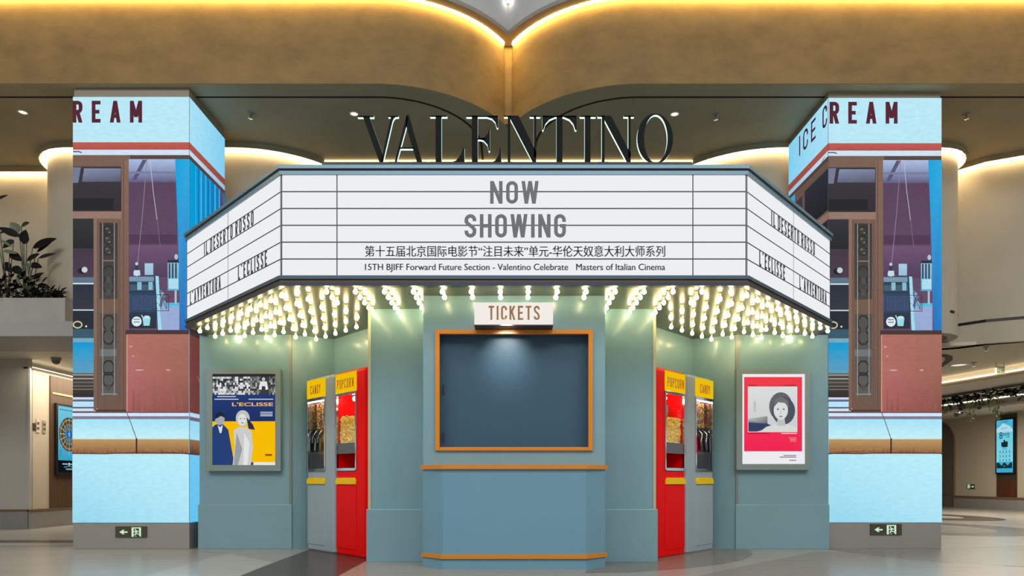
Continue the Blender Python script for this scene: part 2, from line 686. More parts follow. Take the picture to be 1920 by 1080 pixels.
# dark strip laid on the lower ceiling, painting the shade of a groove
gr = [(-14, 10.1), (-2, 10.1)] + [(-2 + 1.5 * math.sin(math.radians(a)), 11.6 - 1.5 * math.cos(math.radians(a))) for a in range(5, 91, 5)] + [(-0.5, 12.1)]
for i, p in enumerate((gr, mirror(gr))):
    b = MB()
    b.wall(p, 0.035, ZC - 0.004, ZC + 0.002)
    struct('trim_%d' % (6 + i), b, mat('painted_groove_shade', (26, 24, 21), 0.9))


def lobe_wall(side):
    pts = [(-8.25, 12.6), (-8.25, 12.35)] + arc(-7.5, 12.35, 0.75, 180, 270, 8)[1:] + [(-6.3, 11.6), (-4.7, 11.6)]
    pts += [(-4.7 + 1.7 * math.sin(math.radians(a)), 13.3 - 1.7 * math.cos(math.radians(a))) for a in range(6, 49, 6)]
    pts += [(-3.37, 12.3)]
    return pts if side < 0 else mirror(pts)


def cove_strip(path, z, name, m=COVE_W, off=0.05):
    b = MB()
    b.wall(offset_path(path, -0.14), 0.02, ZC - 0.085, ZC - 0.001)
    struct(name + '_lip', b, SOFFIT)
    b = MB()
    b.wall(offset_path(path, -0.07), 0.03, ZC - 0.035, ZC - 0.012)
    return struct(name, b, m)


lw, rw = lobe_wall(-1), lobe_wall(1)
# the far end of the right lobe starts a little further in
rw = rw[:-10] + [(7.2, 11.6)] + arc(7.2, 12.3, 0.7, -90, 0, 8)[1:] + [(7.9, 12.6)]
ZW = ZC - 0.003
for nm, full, keep in (('wall_back_left', lw, [p for p in lw if p[0] > -7.45]), ('wall_back_right', rw, [p for p in rw if p[0] < 7.15])):
    b = MB()
    b.wall(full, 0.15, 3.5, ZW, smooth=True)
    b.wall(keep, 0.15, 0, 3.5, smooth=True)
    struct(nm, b, WALLP)
b = MB()
b.box(-3.45, 3.35, 12.15, 12.3, 0, ZW)
struct('wall_back', b, WALLP)
cove_strip(lw[1:], ZC - 0.06, 'trim_8')
cove_strip(rw[:-1], ZC - 0.06, 'trim_9')
b = MB()
b.box(-3.36, 3.26, 12.08, 12.11, ZC - 0.05, ZC - 0.01)
struct('trim_10', b, emis('warm_line_light', (255, 224, 170), 2.0))
# recessed wall above the planter, and the curved bulkhead on the other side
b = MB()
b.box(-16, -8.05, 12.5, 12.7, 3.5, ZW)
struct('wall_left_upper', b, WALLP)
cove_strip([(-16, 12.5), (-8.3, 12.5)], ZC - 0.06, 'trim_11')
bulk = [(7.9, 12.55), (8.1, 12.45), (8.4, 12.1), (8.9, 11.85), (9.5, 11.62), (10.3, 11.5), (13, 11.4)]
b = MB()
b.wall(bulk, 0.2, 3.42, ZW, smooth=True)
struct('wall_right_upper', b, WALLP)
cove_strip(bulk, ZC - 0.06, 'trim_12')
b = MB()
b.wall(offset_path(bulk, -0.012), 0.02, 3.80, 3.845)
struct('trim_13', b, BLACK)
b = MB()
b.wall(offset_path([(7.2, 11.6), (7.55, 11.69), (7.8, 11.95), (7.9, 12.3)], -0.012), 0.02, 3.86, 3.90)
struct('trim_14', b, BLACK)

# ------------------------------------------------------------------ the ticket booth
ZS = 3.11        # underside of the marquee
CX = 0.025       # middle of the booth
D_BAY, D_PIL, D_POST = 7.82, 8.42, 9.92
ZP = 0.645       # top of the plinth
booth = thing('ticket_booth', 'blue-grey painted ticket booth with angled alcoves under the lit marquee', 'booth', (CX, 9.0, 0))


def mx(pts, s):
    """booth plan is symmetrical: s=-1 keeps the planter side, s=1 mirrors it"""
    return pts if s < 0 else [(2 * CX - x, y) for x, y in pts][::-1]


WIN = (X(820, D_BAY), X(1107.5, D_BAY), Z(841.5, D_BAY), Z(623.5, D_BAY))
bx0, bx1 = X(793.5, D_BAY), X(1134.5, D_BAY)
b = MB()
b.box(bx0, WIN[0], D_BAY, D_PIL + 0.1, 0, ZS)
b.box(WIN[1], bx1, D_BAY, D_PIL + 0.1, 0, ZS)
b.box(WIN[0], WIN[1], D_BAY, D_PIL + 0.1, 0, WIN[2])
b.box(WIN[0], WIN[1], D_BAY, D_PIL + 0.1, WIN[3], ZS)
b.build('window_bay', TEAL, booth)
b = MB()
b.box(bx0 + 0.02, bx1 - 0.02, 9.1, 9.2, WIN[2] - 0.3, ZS)
b.box(bx0 + 0.02, bx0 + 0.08, D_PIL + 0.1, 9.1, WIN[2] - 0.3, ZS)
b.box(bx1 - 0.08, bx1 - 0.02, D_PIL + 0.1, 9.1, WIN[2] - 0.3, ZS)
b.box(bx0 + 0.02, bx1 - 0.02, D_PIL + 0.1, 9.1, WIN[2] - 0.3, WIN[2] - 0.02)
b.build('counter_room', mat('deep_teal_paint', (66, 96, 116), 0.22, coat=0.4), booth)
# the window: orange frame, blind panel set back, two hinges
wf = MB()
fo, t = 0.028, 0.05
yf = D_BAY - 0.03
x0, x1, z0, z1 = WIN[0] - 0.022, WIN[1] + 0.022, WIN[2] - 0.022, WIN[3] + 0.028
for q in ((x0, x0 + t, z0, z1), (x1 - t, x1, z0, z1), (x0 + t, x1 - t, z0, z0 + t * 0.8), (x0 + t, x1 - t, z1 - t, z1)):
    wf.box(q[0], q[1], yf, D_BAY + 0.02, q[2], q[3])
o_wf = wf.build('window_frame', ORANGE, booth, bevel=0.004)
b = MB()
b.box(WIN[0], WIN[1], D_BAY + 0.12, D_BAY + 0.15, WIN[2], WIN[3])
wp = b.build('window_panel', mat('window_panel_slate', (50, 84, 106), 0.5, coat=0.0), booth)
for zz in (Z(728, D_BAY), Z(818, D_BAY)):
    b = MB()
    b.box(WIN[0] + 0.055, WIN[0] + 0.068, D_BAY + 0.10, D_BAY + 0.125, zz - 0.055, zz + 0.055)
    b.build('hinge', NAVY, booth)
px0 = X(693, D_PIL)
for s in (-1, 1):
    # pilaster beside the window bay
    b = MB()
    e = X(1227, D_PIL) if s > 0 else px0
    i = bx1 if s > 0 else bx0
    a0, a1 = min(e, i), max(e, i)
    b.box(a0, a1, D_PIL, D_PIL + 0.12, 0, ZS)
    b.build('pilaster', TEAL, booth)
    # bright edge trim down the outer corner
    b = MB()
    b.box(e - 0.018, e + 0.018, D_PIL - 0.012, D_PIL + 0.13, ZP, ZS)
    b.build('edge_trim', CREAM, booth)
    b = MB()
    pe = X(687, D_PIL - 0.1) if s < 0 else X(1233, D_PIL - 0.1)
    q0, q1 = (pe, i) if s < 0 else (i, pe)
    b.box(q0, q1, D_PIL - 0.11, D_PIL + 0.12, 0, ZP)
    b.build('plinth', TEAL, booth, bevel=0.006)
    # alcove behind the machines: two walls meeting in a deep corner
    path = mx([(-3.216, D_POST), (-2.66, 10.23), (-2.0, 9.50), (-1.15, 8.575)], s)
    b = MB()
    b.wall(path, 0.08, 0, ZS)
    b.build('alcove_wall', TEAL, booth)
    # poster wall
    pw = mx([(-4.54, D_POST), (-3.216, D_POST)], s)
    b = MB()
    b.box(pw[0][0], pw[1][0], D_POST, D_POST + 0.35, 0, ZS)
    b.build('poster_wall', TEAL, booth)
    b = MB()
    b.box(pw[0][0] - (0.0 if s < 0 else 0.03), pw[1][0] + (0.03 if s < 0 else 0.0), D_POST - 0.05, D_POST, 0, ZP)
    b.wall(mx([(-3.19, D_POST - 0.02), (-2.75, 10.16)], s), 0.03, 0, ZP)
    b.build('plinth', TEAL, booth, bevel=0.004)
    ex = -3.216 if s < 0 else 2 * CX + 3.216
    b = MB()
    b.box(ex - 0.018, ex + 0.018, D_POST - 0.012, D_POST + 0.02, ZP, ZS)
    b.build('edge_trim', mat('grey_edge_metal', (140, 142, 130), 0.35, metal=0.4), booth)

# serving counter in front of the window bay
D_CF = 7.62
cf0, cf1 = X(830, D_CF), X(1099, D_CF)
counter = thing('ticket_counter', 'pale blue ticket counter with orange mouldings below the blank ticket window', 'counter', (CX, D_CF, 0))


def counter_plan(o):
    return [(bx0 - o, D_BAY - 0.002), (bx0 - o, D_BAY - 0.01), (cf0 - o * 0.45, D_CF - o), (cf1 + o * 0.45, D_CF - o), (bx1 + o, D_BAY - 0.01), (bx1 + o, D_BAY - 0.002)]


CB = mat('counter_blue_paint', (112, 156, 176), 0.33, noise=0.02, coat=0.25)
b = MB()
b.prism(counter_plan(0), 0, 1.13)
b.build('body', CB, counter)
b = MB()
b.prism(counter_plan(0.03), 1.122, 1.168)
b.build('counter_top', ORANGE, counter, bevel=0.004)
b = MB()
b.prism(counter_plan(0.022), 0.122, 0.168)
b.build('foot_moulding', ORANGE, counter, bevel=0.006)

# the box sign over the window
ts = thing('hanging_sign', 'white box sign reading TICKETS above the ticket window', 'sign', (CX, 7.7, 2.7))
b = MB()
sx0, sx1, sz0, sz1 = X(889.5, 7.6), X(1037, 7.6), Z(608.5, 7.6), Z(567, 7.6)
b.box(sx0, sx1, 7.6, D_BAY - 0.002, sz0, sz1, emis('ticket_sign_light', (250, 244, 236), 0.93))
b.build('lightbox', None, ts)
b = MB()
b.box(sx0 - 0.003, sx1 + 0.003, 7.603, D_BAY - 0.001, sz0 - 0.012, sz0)
b.build('lower_edge', NAVY, ts)
b = MB()
put_strokes(b, 'TICKETS', (X(916, 7.6), 7.597, Z(600, 7.6)), (1, 0, 0), (0, 0, 1), X(1012, 7.6) - X(916, 7.6), (600 - 573.5) / F * 7.6, 0.27, 0.42, mat('bronze_letters', (150, 112, 70), 0.45))
b.build('lettering', None, ts)

# ------------------------------------------------------------------ the marquee
DM = 7.35
A1, A2 = (X(527, DM), DM), (X(1400, DM), DM)
B1, B2 = (-4.465, 9.38), (4.367, 9.38)
ZB, ZT2 = Z(517.3, DM), Z(328, DM)
marquee = thing('marquee', 'cinema marquee with white lit letter panels and dark cornice over the booth', 'marquee', (CX, 8.6, ZS))
plan = [B1, A1, A2, B2]


def mplan(o, back=10.35):
    p = offset_path([(B1[0], 10.0), B1, A1, A2, B2, (B2[0], 10.0)], -o)
    return [(p[0][0], back)] + p[1:-1] + [(p[-1][0], back)]


b = MB()
b.prism(mplan(-0.03), ZS + 0.02, 4.36)
b.build('body', TEAL_D, marquee)
b = MB()
b.prism(mplan(-0.02), ZS, ZS + 0.02)
b.build('soffit_panel', mat('satin_soffit', (84, 88, 74), 0.28, metal=0.35), marquee)
b = MB()



# hollow lip: the frame runs around the edge only
b2 = MB()


def rim(mb, o, w, z0, z1, m):
    path = offset_path([(B1[0], 9.95), B1, A1, A2, B2, (B2[0], 9.95)], -o)
    mb.wall(path, w, z0, z1, m)


rim(b2, 0.028, 0.07, ZB - 0.040, ZB - 0.002, mat('marquee_lip_blue', (70, 92, 106), 0.35, metal=0.2))
rim(b2, 0.012, 0.06, ZB - 0.073, ZB - 0.040, BROWN)
rim(b2, 0.024, 0.07, ZB - 0.112, ZB - 0.073, NAVY)
b2.build('lower_lip', None, marquee)
b = MB()
CB2 = mat('cornice_blue_metal', (104, 138, 156), 0.3, metal=0.15)
rim(b, 0.022, 0.09, ZT2 - 0.004, ZT2 + 0.036, CB2)
rim(b, 0.010, 0.08, ZT2 + 0.036, ZT2 + 0.055, BROWN)
rim(b, 0.040, 0.11, ZT2 + 0.055, ZT2 + 0.092, CB2)
b.build('cornice', None, marquee)


def face(p0, p1):
    """frame of one marquee face: origin p0 (viewer's left), unit direction, outward normal, width"""
    u = Vector((p1[0] - p0[0], p1[1] - p0[1], 0))
    w = u.length
    u.normalize()
    n = Vector((u.y, -u.x, 0))
    return Vector((p0[0], p0[1], 0)), u, n, w


def along(p0, p1, px):
    """distance along the face whose point is seen at picture column px"""
    k = (px - 960) / F
    dx, dy = p1[0] - p0[0], p1[1] - p0[1]
    t = (k * p0[1] - p0[0]) / (dx - k * dy)
    return t * math.hypot(dx, dy)


HP = ZT2 - ZB
faces = (('front', A1, A2, (632, 1299)), ('wing', B1, A1, (428,)), ('wing', A2, B2, (1487.5,)))
for nm, p0, p1, cuts in faces:
    o, u, n, w = face(p0, p1)
    b = MB()
    z = Vector((0, 0, 1))

    def strip(u0, u1, z0, z1, off, m):
        q = o + n * off
        b.quad(q + u * u0 + z * z0, q + u * u1 + z * z0, q + u * u1 + z * z1, q + u * u0 + z * z1, m)
    strip(0, w, ZB, ZT2, 0, PANELW)
    for k in range(1, 6):
        zz = ZB + HP * k / 6
        strip(0, w, zz - 0.007, zz + 0.007, 0.002, LINE)
    for c in cuts:
        uu = along(p0, p1, c)
        strip(uu - 0.006, uu + 0.006, ZB, ZT2, 0.003, LINE)
    strip(0, 0.014, ZB, ZT2, 0.003, LINE)
    strip(w - 0.014, w, ZB, ZT2, 0.003, LINE)
    b.build('letter_panel', None, marquee)

o, u, n, w = face(A1, A2)


def front_text(txt, x0, x1, y0, y1, wgt, gap, stroke=True, bold=0.0, word_gap=0.02):
    b = MB()
    d = DM - 0.006
    org = (X(x0, d), d, Z(y1, d))
    if stroke:
        letters(txt, 'letter', marquee, org, (1, 0, 0), (0, 0, 1), X(x1, d) - X(x0, d), (y1 - y0) / F * d, wgt, gap, INK)
        return
    else:
        for sh in (-bold, 0.0, bold):
            font_text(b, txt, (org[0] + sh, org[1] - abs(sh) * 0.05, org[2]), (1, 0, 0), (0, 0, 1), X(x1, d) - X(x0, d), (y1 - y0) / F * d, INK)
    # one mesh per word
    par = list(range(len(b.v)))

    def find(q):
        while par[q] != q:
            par[q] = par[par[q]]
            q = par[q]
        return q
    for f in b.f:
        for q in f[1:]:
            par[find(q)] = find(f[0])
    isl = {}
    for i, f in enumerate(b.f):
        isl.setdefault(find(f[0]), []).append(i)
    rng = sorted((min(b.v[q].x for i in fs for q in b.f[i]), max(b.v[q].x for i in fs for q in b.f[i]), fs) for fs in isl.values())
    words, edge = [], -1e9
    for lo, hi, fs in rng:
        if lo - edge > word_gap:
            words.append([])
        words[-1] += fs
        edge = max(edge, hi)
    for wd in words:
        m_ = MB()
        for i in wd:
            m_.add([b.v[q] for q in b.f[i]], [tuple(range(len(b.f[i])))], INK)
        m_.build('lettering', INK, marquee)


front_text('NOW', 919, 1010, 339.5, 382, 0.31, 0.30)
front_text('SHOWING', 871, 1061, 401.5, 445.5, 0.31, 0.30)
front_text('第十五届北京国际电影节“注目未来”单元-华伦天奴意大利大师系列', 684.5, 1247, 460.5, 481.5, 0, 0, False, 0.003, 0.001)
front_text('15TH BJIFF Forward Future Section - Valentino Celebrate   Masters of Italian Cinema', 684.5, 1247, 494.5, 510.5, 0, 0, False, 0.003)


def wing_text(p0, p1, txt, xa, xb, row):
    o, u, n, w = face(p0, p1)
    ua, ub = along(p0, p1, xa), along(p0, p1, xb)
    z0 = ZB + HP * (6 - row) / 6
    letters(txt, 'letter', marquee, o + n * 0.006 + u * ua + Vector((0, 0, z0 + 0.004)), u, (0, 0, 1), ub - ua, HP / 6 - 0.008, 0.34, 0.50, mat('dark_grey_lettering', (72, 76, 80), 0.6, spec=0.2))


wing_text(B1, A1, 'IL DESERTO ROSSO', 383.5, 476.5, 2)
wing_text(B1, A1, "L'ECLISSE", 447, 502, 5)
wing_text(B1, A1, "L'AVVENTURA", 357, 415, 5)
wing_text(A2, B2, 'IL DESERTO ROSSO', 1445, 1527, 2)
wing_text(A2, B2, "L'ECLISSE", 1422.5, 1471, 5)
wing_text(A2, B2, "L'AVVENTURA", 1498, 1549, 5)

# ------------------------------------------------------------------ bulbs under the marquee
BULB = emis('warm_bulb', (255, 234, 172), 30.0)
SOCK = mat('bulb_socket', (190, 180, 150), 0.3, metal=0.6)
bm_ = MB()
bm_.lathe([(0.0001, -0.092), (0.013, -0.089), (0.022, -0.080), (0.0255, -0.067), (0.023, -0.054), (0.015, -0.040), (0.0105, -0.028)], (0, 0, 0), BULB, 12)
sm_ = MB()
sm_.lathe([(0.015, -0.026), (0.017, -0.012), (0.020, 0.0)], (0, 0, 0), SOCK, 10)


def inside(p, poly):
    c = False
    n = len(poly)
    for i in range(n):
        a, d = poly[i], poly[(i + 1) % n]
        if (a[1] > p[1]) != (d[1] > p[1]) and p[0] < (d[0] - a[0]) * (p[1] - a[1]) / (d[1] - a[1]) + a[0]:
            c = not c
    return c


def shrink(poly, t):
    """grow (t>0) test: keep points at least t from every edge"""
    def ok(p):
        if not inside(p, poly):
            return False
        n = len(poly)
        for i in range(n):
            a, d = Vector(poly[i]), Vector(poly[(i + 1) % n])
            q = Vector(p)
            h = max(0, min(1, (q - a).dot(d - a) / (d - a).length_squared))
            if (q - (a + (d - a) * h)).length < t:
                return False
        return True
    return ok


soff = [B1, A1, (CX, DM), (CX, D_BAY), (bx0, D_BAY), (bx0, D_PIL), (px0, D_PIL), (-2.0, 9.47), (-2.66, 10.20), (-3.216, D_POST), (-4.465, D_POST)]
okp = shrink(soff, 0.045)
mid = []
for k in range(-8, 1):
    for r_ in range(5):
        p = (-0.127 + 0.3145 * k, 7.415 + 0.228 * r_)
        if p[0] < -2.2 and r_ > 0 or p[0] < -1.95 and r_ > 2:
            continue
        if (okp(p) or (r_ == 0 and p[0] > -2.4)) and p[0] < CX + 0.02:
            mid.append(p)
wing = []
for i in range(-6, 16):
    for j in range(-3, 14):
        p = (-2.553 - 0.1925 * i + 0.249 * j, 7.57 + 0.2005 * i + 0.15 * j)
        if not okp(p):
            continue
        if p[0] > -2.2 and p[1] < 8.05 or p[0] > px0 - 0.02:
            continue
        if any(math.hypot(p[0] - q[0], p[1] - q[1]) < 0.13 for q in mid):
            continue
        wing.append(p)
proto = None
nb = 0
LB = ('clear warm light bulb in the angled rows above the yellow and navy poster',
      'clear warm light bulb in the straight rows above the ticket window',
      'clear warm light bulb in the angled rows above the red poster')
GR = ('bulbs over the navy poster alcove', 'bulbs over the ticket window', 'bulbs over the red poster alcove')
spots = [(p, 0) for p in wing] + [(p, 1) for p in mid]
spots += [((2 * CX - p[0], p[1]), 2 if k == 0 else 1) for p, k in spots if p[0] < CX - 0.02]
for p, k in spots:
    if proto is None:
        o = bm_.build('light_bulb', None)
        c = sm_.build('socket', None, o)
        proto, pc = o, c
    else:
        o = proto.copy()
        COL.objects.link(o)
        c = pc.copy()
        COL.objects.link(c)
        c.parent = o
    o.location = (p[0], p[1], ZS)
    tag(o, LB[k], 'light bulb', GR[k])
    nb += 1
print('bulbs', nb, len(wing), len(mid))

# ------------------------------------------------------------------ roof letters
DL = 7.60
sign = thing('letter_sign', 'large black serif letters with glowing edges standing on the marquee roof', 'sign', (CX, DL, 4.36))
b = MB()
b.box(X(604, DL), X(1297, DL), DL - 0.01, DL + 0.12, 4.36, Z(304.5, DL))
b.build('base_rail', BLACK, sign)
LETB = mat('black_letter_face', (20, 21, 21), 0.6, spec=0.1)
LETG = emis('letter_edge_glow', (206, 240, 226), 1.5)


def c1(x, y):
    return (660 + x / 6.0, 195 + y / 6.0)


def c2(x, y):
    return (960 + x / 6.0, 195 + y / 6.0)


def letter(polys, f, ring=None, mid_=None):
    b = MB()
    d0, d1 = DL, DL + 0.038

    def solid(q2):
        q = [f(*p) for p in q2]
        a = sum(q[i][0] * q[(i + 1) % len(q)][1] - q[(i + 1) % len(q)][0] * q[i][1] for i in range(len(q)))
        if a > 0:
            q = q[::-1]
        fr = [(X(p[0], DL), d0, Z(p[1], DL)) for p in q]
        bk = [(X(p[0], DL), d1, Z(p[1], DL)) for p in q]
        n = len(q)
        b.add(fr, [tuple(range(n))], LETB)
        b.add(bk, [tuple(range(n))[::-1]], LETB)
        b.add(fr + bk, [(i, n + i, n + (i + 1) % n, (i + 1) % n) for i in range(n)], LETG)
    for p in polys:
        solid(p)
    if ring:
        cx, cy, rx, ry, ix, irx, iry = ring
        n = 48
        oo = [f(cx + rx * math.cos(2 * PI * i / n), cy + ry * math.sin(2 * PI * i / n)) for i in range(n)]
        ii = [f(ix + irx * math.cos(2 * PI * i / n), cy + iry * math.sin(2 * PI * i / n)) for i in range(n)]
        v = []
        for L_ in (oo, ii):
            v += [(X(p[0], DL), d0, Z(p[1], DL)) for p in L_]
            v += [(X(p[0], DL), d1, Z(p[1], DL)) for p in L_]
        fr, bk, so, si = [], [], [], []
        for i in range(n):
            j = (i + 1) % n
            fr.append((i, j, 2 * n + j, 2 * n + i))
            bk.append((n + j, n + i, 3 * n + i, 3 * n + j))
            so.append((i, n + i, n + j, j))
            si.append((2 * n + j, 3 * n + j, 3 * n + i, 2 * n + i))
        b.add(v, fr + bk, LETB)
        b.add(v, so + si, LETG)
    b.build('letter', None, sign)


S = lambda x0, x1, y0, y1: [(x0, y0), (x1, y0), (x1, y1), (x0, y1)]
letter([S(62, 245, 130, 150), [(122, 140), (195, 140), (346, 560), (346, 668), (312, 668)], S(408, 522, 130, 148),
        [(438, 140), (500, 140), (470, 165), (455, 200), (346, 668), (322, 668)]], c1)
letter([[(612, 128), (640, 128), (792, 660), (732, 660), (605, 235)], [(612, 128), (628, 128), (622, 220), (503, 652), (480, 652)],
        S(530, 700, 487, 505), S(420, 532, 650, 668), S(686, 845, 650, 668)], c1)
letter([S(940, 1008, 130, 668), S(878, 1070, 130, 146), S(878, 1268, 650, 668),
        [(1250, 495), (1266, 495), (1266, 668), (1090, 668), (1170, 635), (1225, 570)]], c1)
letter([S(1348, 1415, 130, 668), S(1285, 1640, 130, 147), [(1500, 140), (1645, 130), (1645, 268), (1630, 268), (1612, 205), (1575, 165), (1520, 147)],
        S(1410, 1500, 384, 402), [(1552, 270), (1552, 530), (1538, 530), (1525, 460), (1480, 410), (1440, 400), (1440, 386), (1490, 375), (1530, 330), (1542, 270)],
        S(1297, 1682, 650, 668), [(1665, 495), (1680, 495), (1680, 668), (1555, 668), (1610, 635), (1650, 570)]], c1)
letter([S(-48, -18, 130, 668), S(-90, -10, 130, 146), [(-18, 130), (72, 130), (272, 540), (272, 670), (240, 670), (-18, 170)],
        S(245, 272, 130, 600), S(200, 318, 130, 146), S(-92, 10, 650, 668)], c2)
letter([S(500, 568, 130, 668), S(340, 726, 130, 147), [(340, 130), (340, 294), (352, 294), (376, 225), (420, 175), (480, 150), (500, 140)],
        [(726, 130), (726, 294), (712, 294), (690, 225), (648, 175), (590, 150), (570, 140)], S(455, 625, 652, 668)], c2)
letter([S(818, 884, 130, 668), S(765, 942, 130, 147), S(765, 942, 652, 668)], c2)
letter([S(1010, 1042, 130, 668), S(965, 1045, 130, 146), [(1040, 130), (1112, 130), (1336, 560), (1336, 670), (1300, 670), (1040, 180)],
        S(1308, 1336, 130, 600), S(1258, 1374, 130, 146), S(970, 1085, 650, 668)], c2)
letter([], c2, ring=(1610, 390, 202, 284, 1617, 132, 268))

# ------------------------------------------------------------------ pictures on displays and prints
LED = screen_mat('video_wall_picture', 1.0, 0.045, 16.0)
PRINT = screen_mat('backlit_print', 0.95, 0.015, 30.0)


class Art:
    """flat picture: polygons in picture units, mapped to a surface by f(x, y, layer)"""

    def __init__(s, f, m):
        s.f, s.m, s.mb, s.k = f, m, MB(), 0

    def poly(s, pts, col):
        s.k += 1
        if isinstance(col, list):
            cols = [lin(c) for c in col]
        else:
            cols = lin(col)
        s.mb.add([s.f(x, y, s.k) for x, y in pts], [tuple(range(len(pts)))], s.m, cols)

    def rect(s, x0, x1, y0, y1, col, bot=None, right=None):
        if bot is not None:
            s.poly([(x0, y0), (x1, y0), (x1, y1), (x0, y1)], [col, col, bot, bot])
        elif right is not None:
            s.poly([(x0, y0), (x1, y0), (x1, y1), (x0, y1)], [col, right, right, col])
        else:
            s.poly([(x0, y0), (x1, y0), (x1, y1), (x0, y1)], col)

    def ell(s, cx, cy, rx, ry, col, n=20, a0=0, a1=360):
        full = abs(a1 - a0) >= 360
        s.poly([(cx + rx * math.cos(math.radians(a0 + (a1 - a0) * i / n)), cy + ry * math.sin(math.radians(a0 + (a1 - a0) * i / n))) for i in range(n if full else n + 1)], col)

    def line(s, pts, w, col):
        lo, hi = offset_path(pts, -w / 2), offset_path(pts, w / 2)
        s.k += 1
        for i in range(len(pts) - 1):
            s.mb.add([s.f(*q, s.k) for q in (lo[i], lo[i + 1], hi[i + 1], hi[i])], [(0, 1, 2, 3)], s.m, lin(col))

    def text(s, txt, x0, x1, y0, y1, col, wgt=0.34, gap=0.5, font=False, bold=0.0):
        s.k += 1
        o = s.f(x0, y1, s.k)
        ux = (s.f(x1, y1, s.k) - o)
        uz = (s.f(x0, y0, s.k) - o)
        if font:
            font_text(s.mb, txt, o, ux.normalized(), uz.normalized(), ux.length, uz.length, s.m, lin(col), bold)
        else:
            put_strokes(s.mb, txt, o, ux.normalized(), uz.normalized(), ux.length, uz.length, wgt, gap, s.m, lin(col))


def ring(a, cx, cy, rx, ry, w, col, n=16):
    pts = [(cx + rx * math.cos(2 * PI * i / n + 0.39), cy + ry * math.sin(2 * PI * i / n + 0.39)) for i in range(n + 1)]
    a.line(pts, w, col)


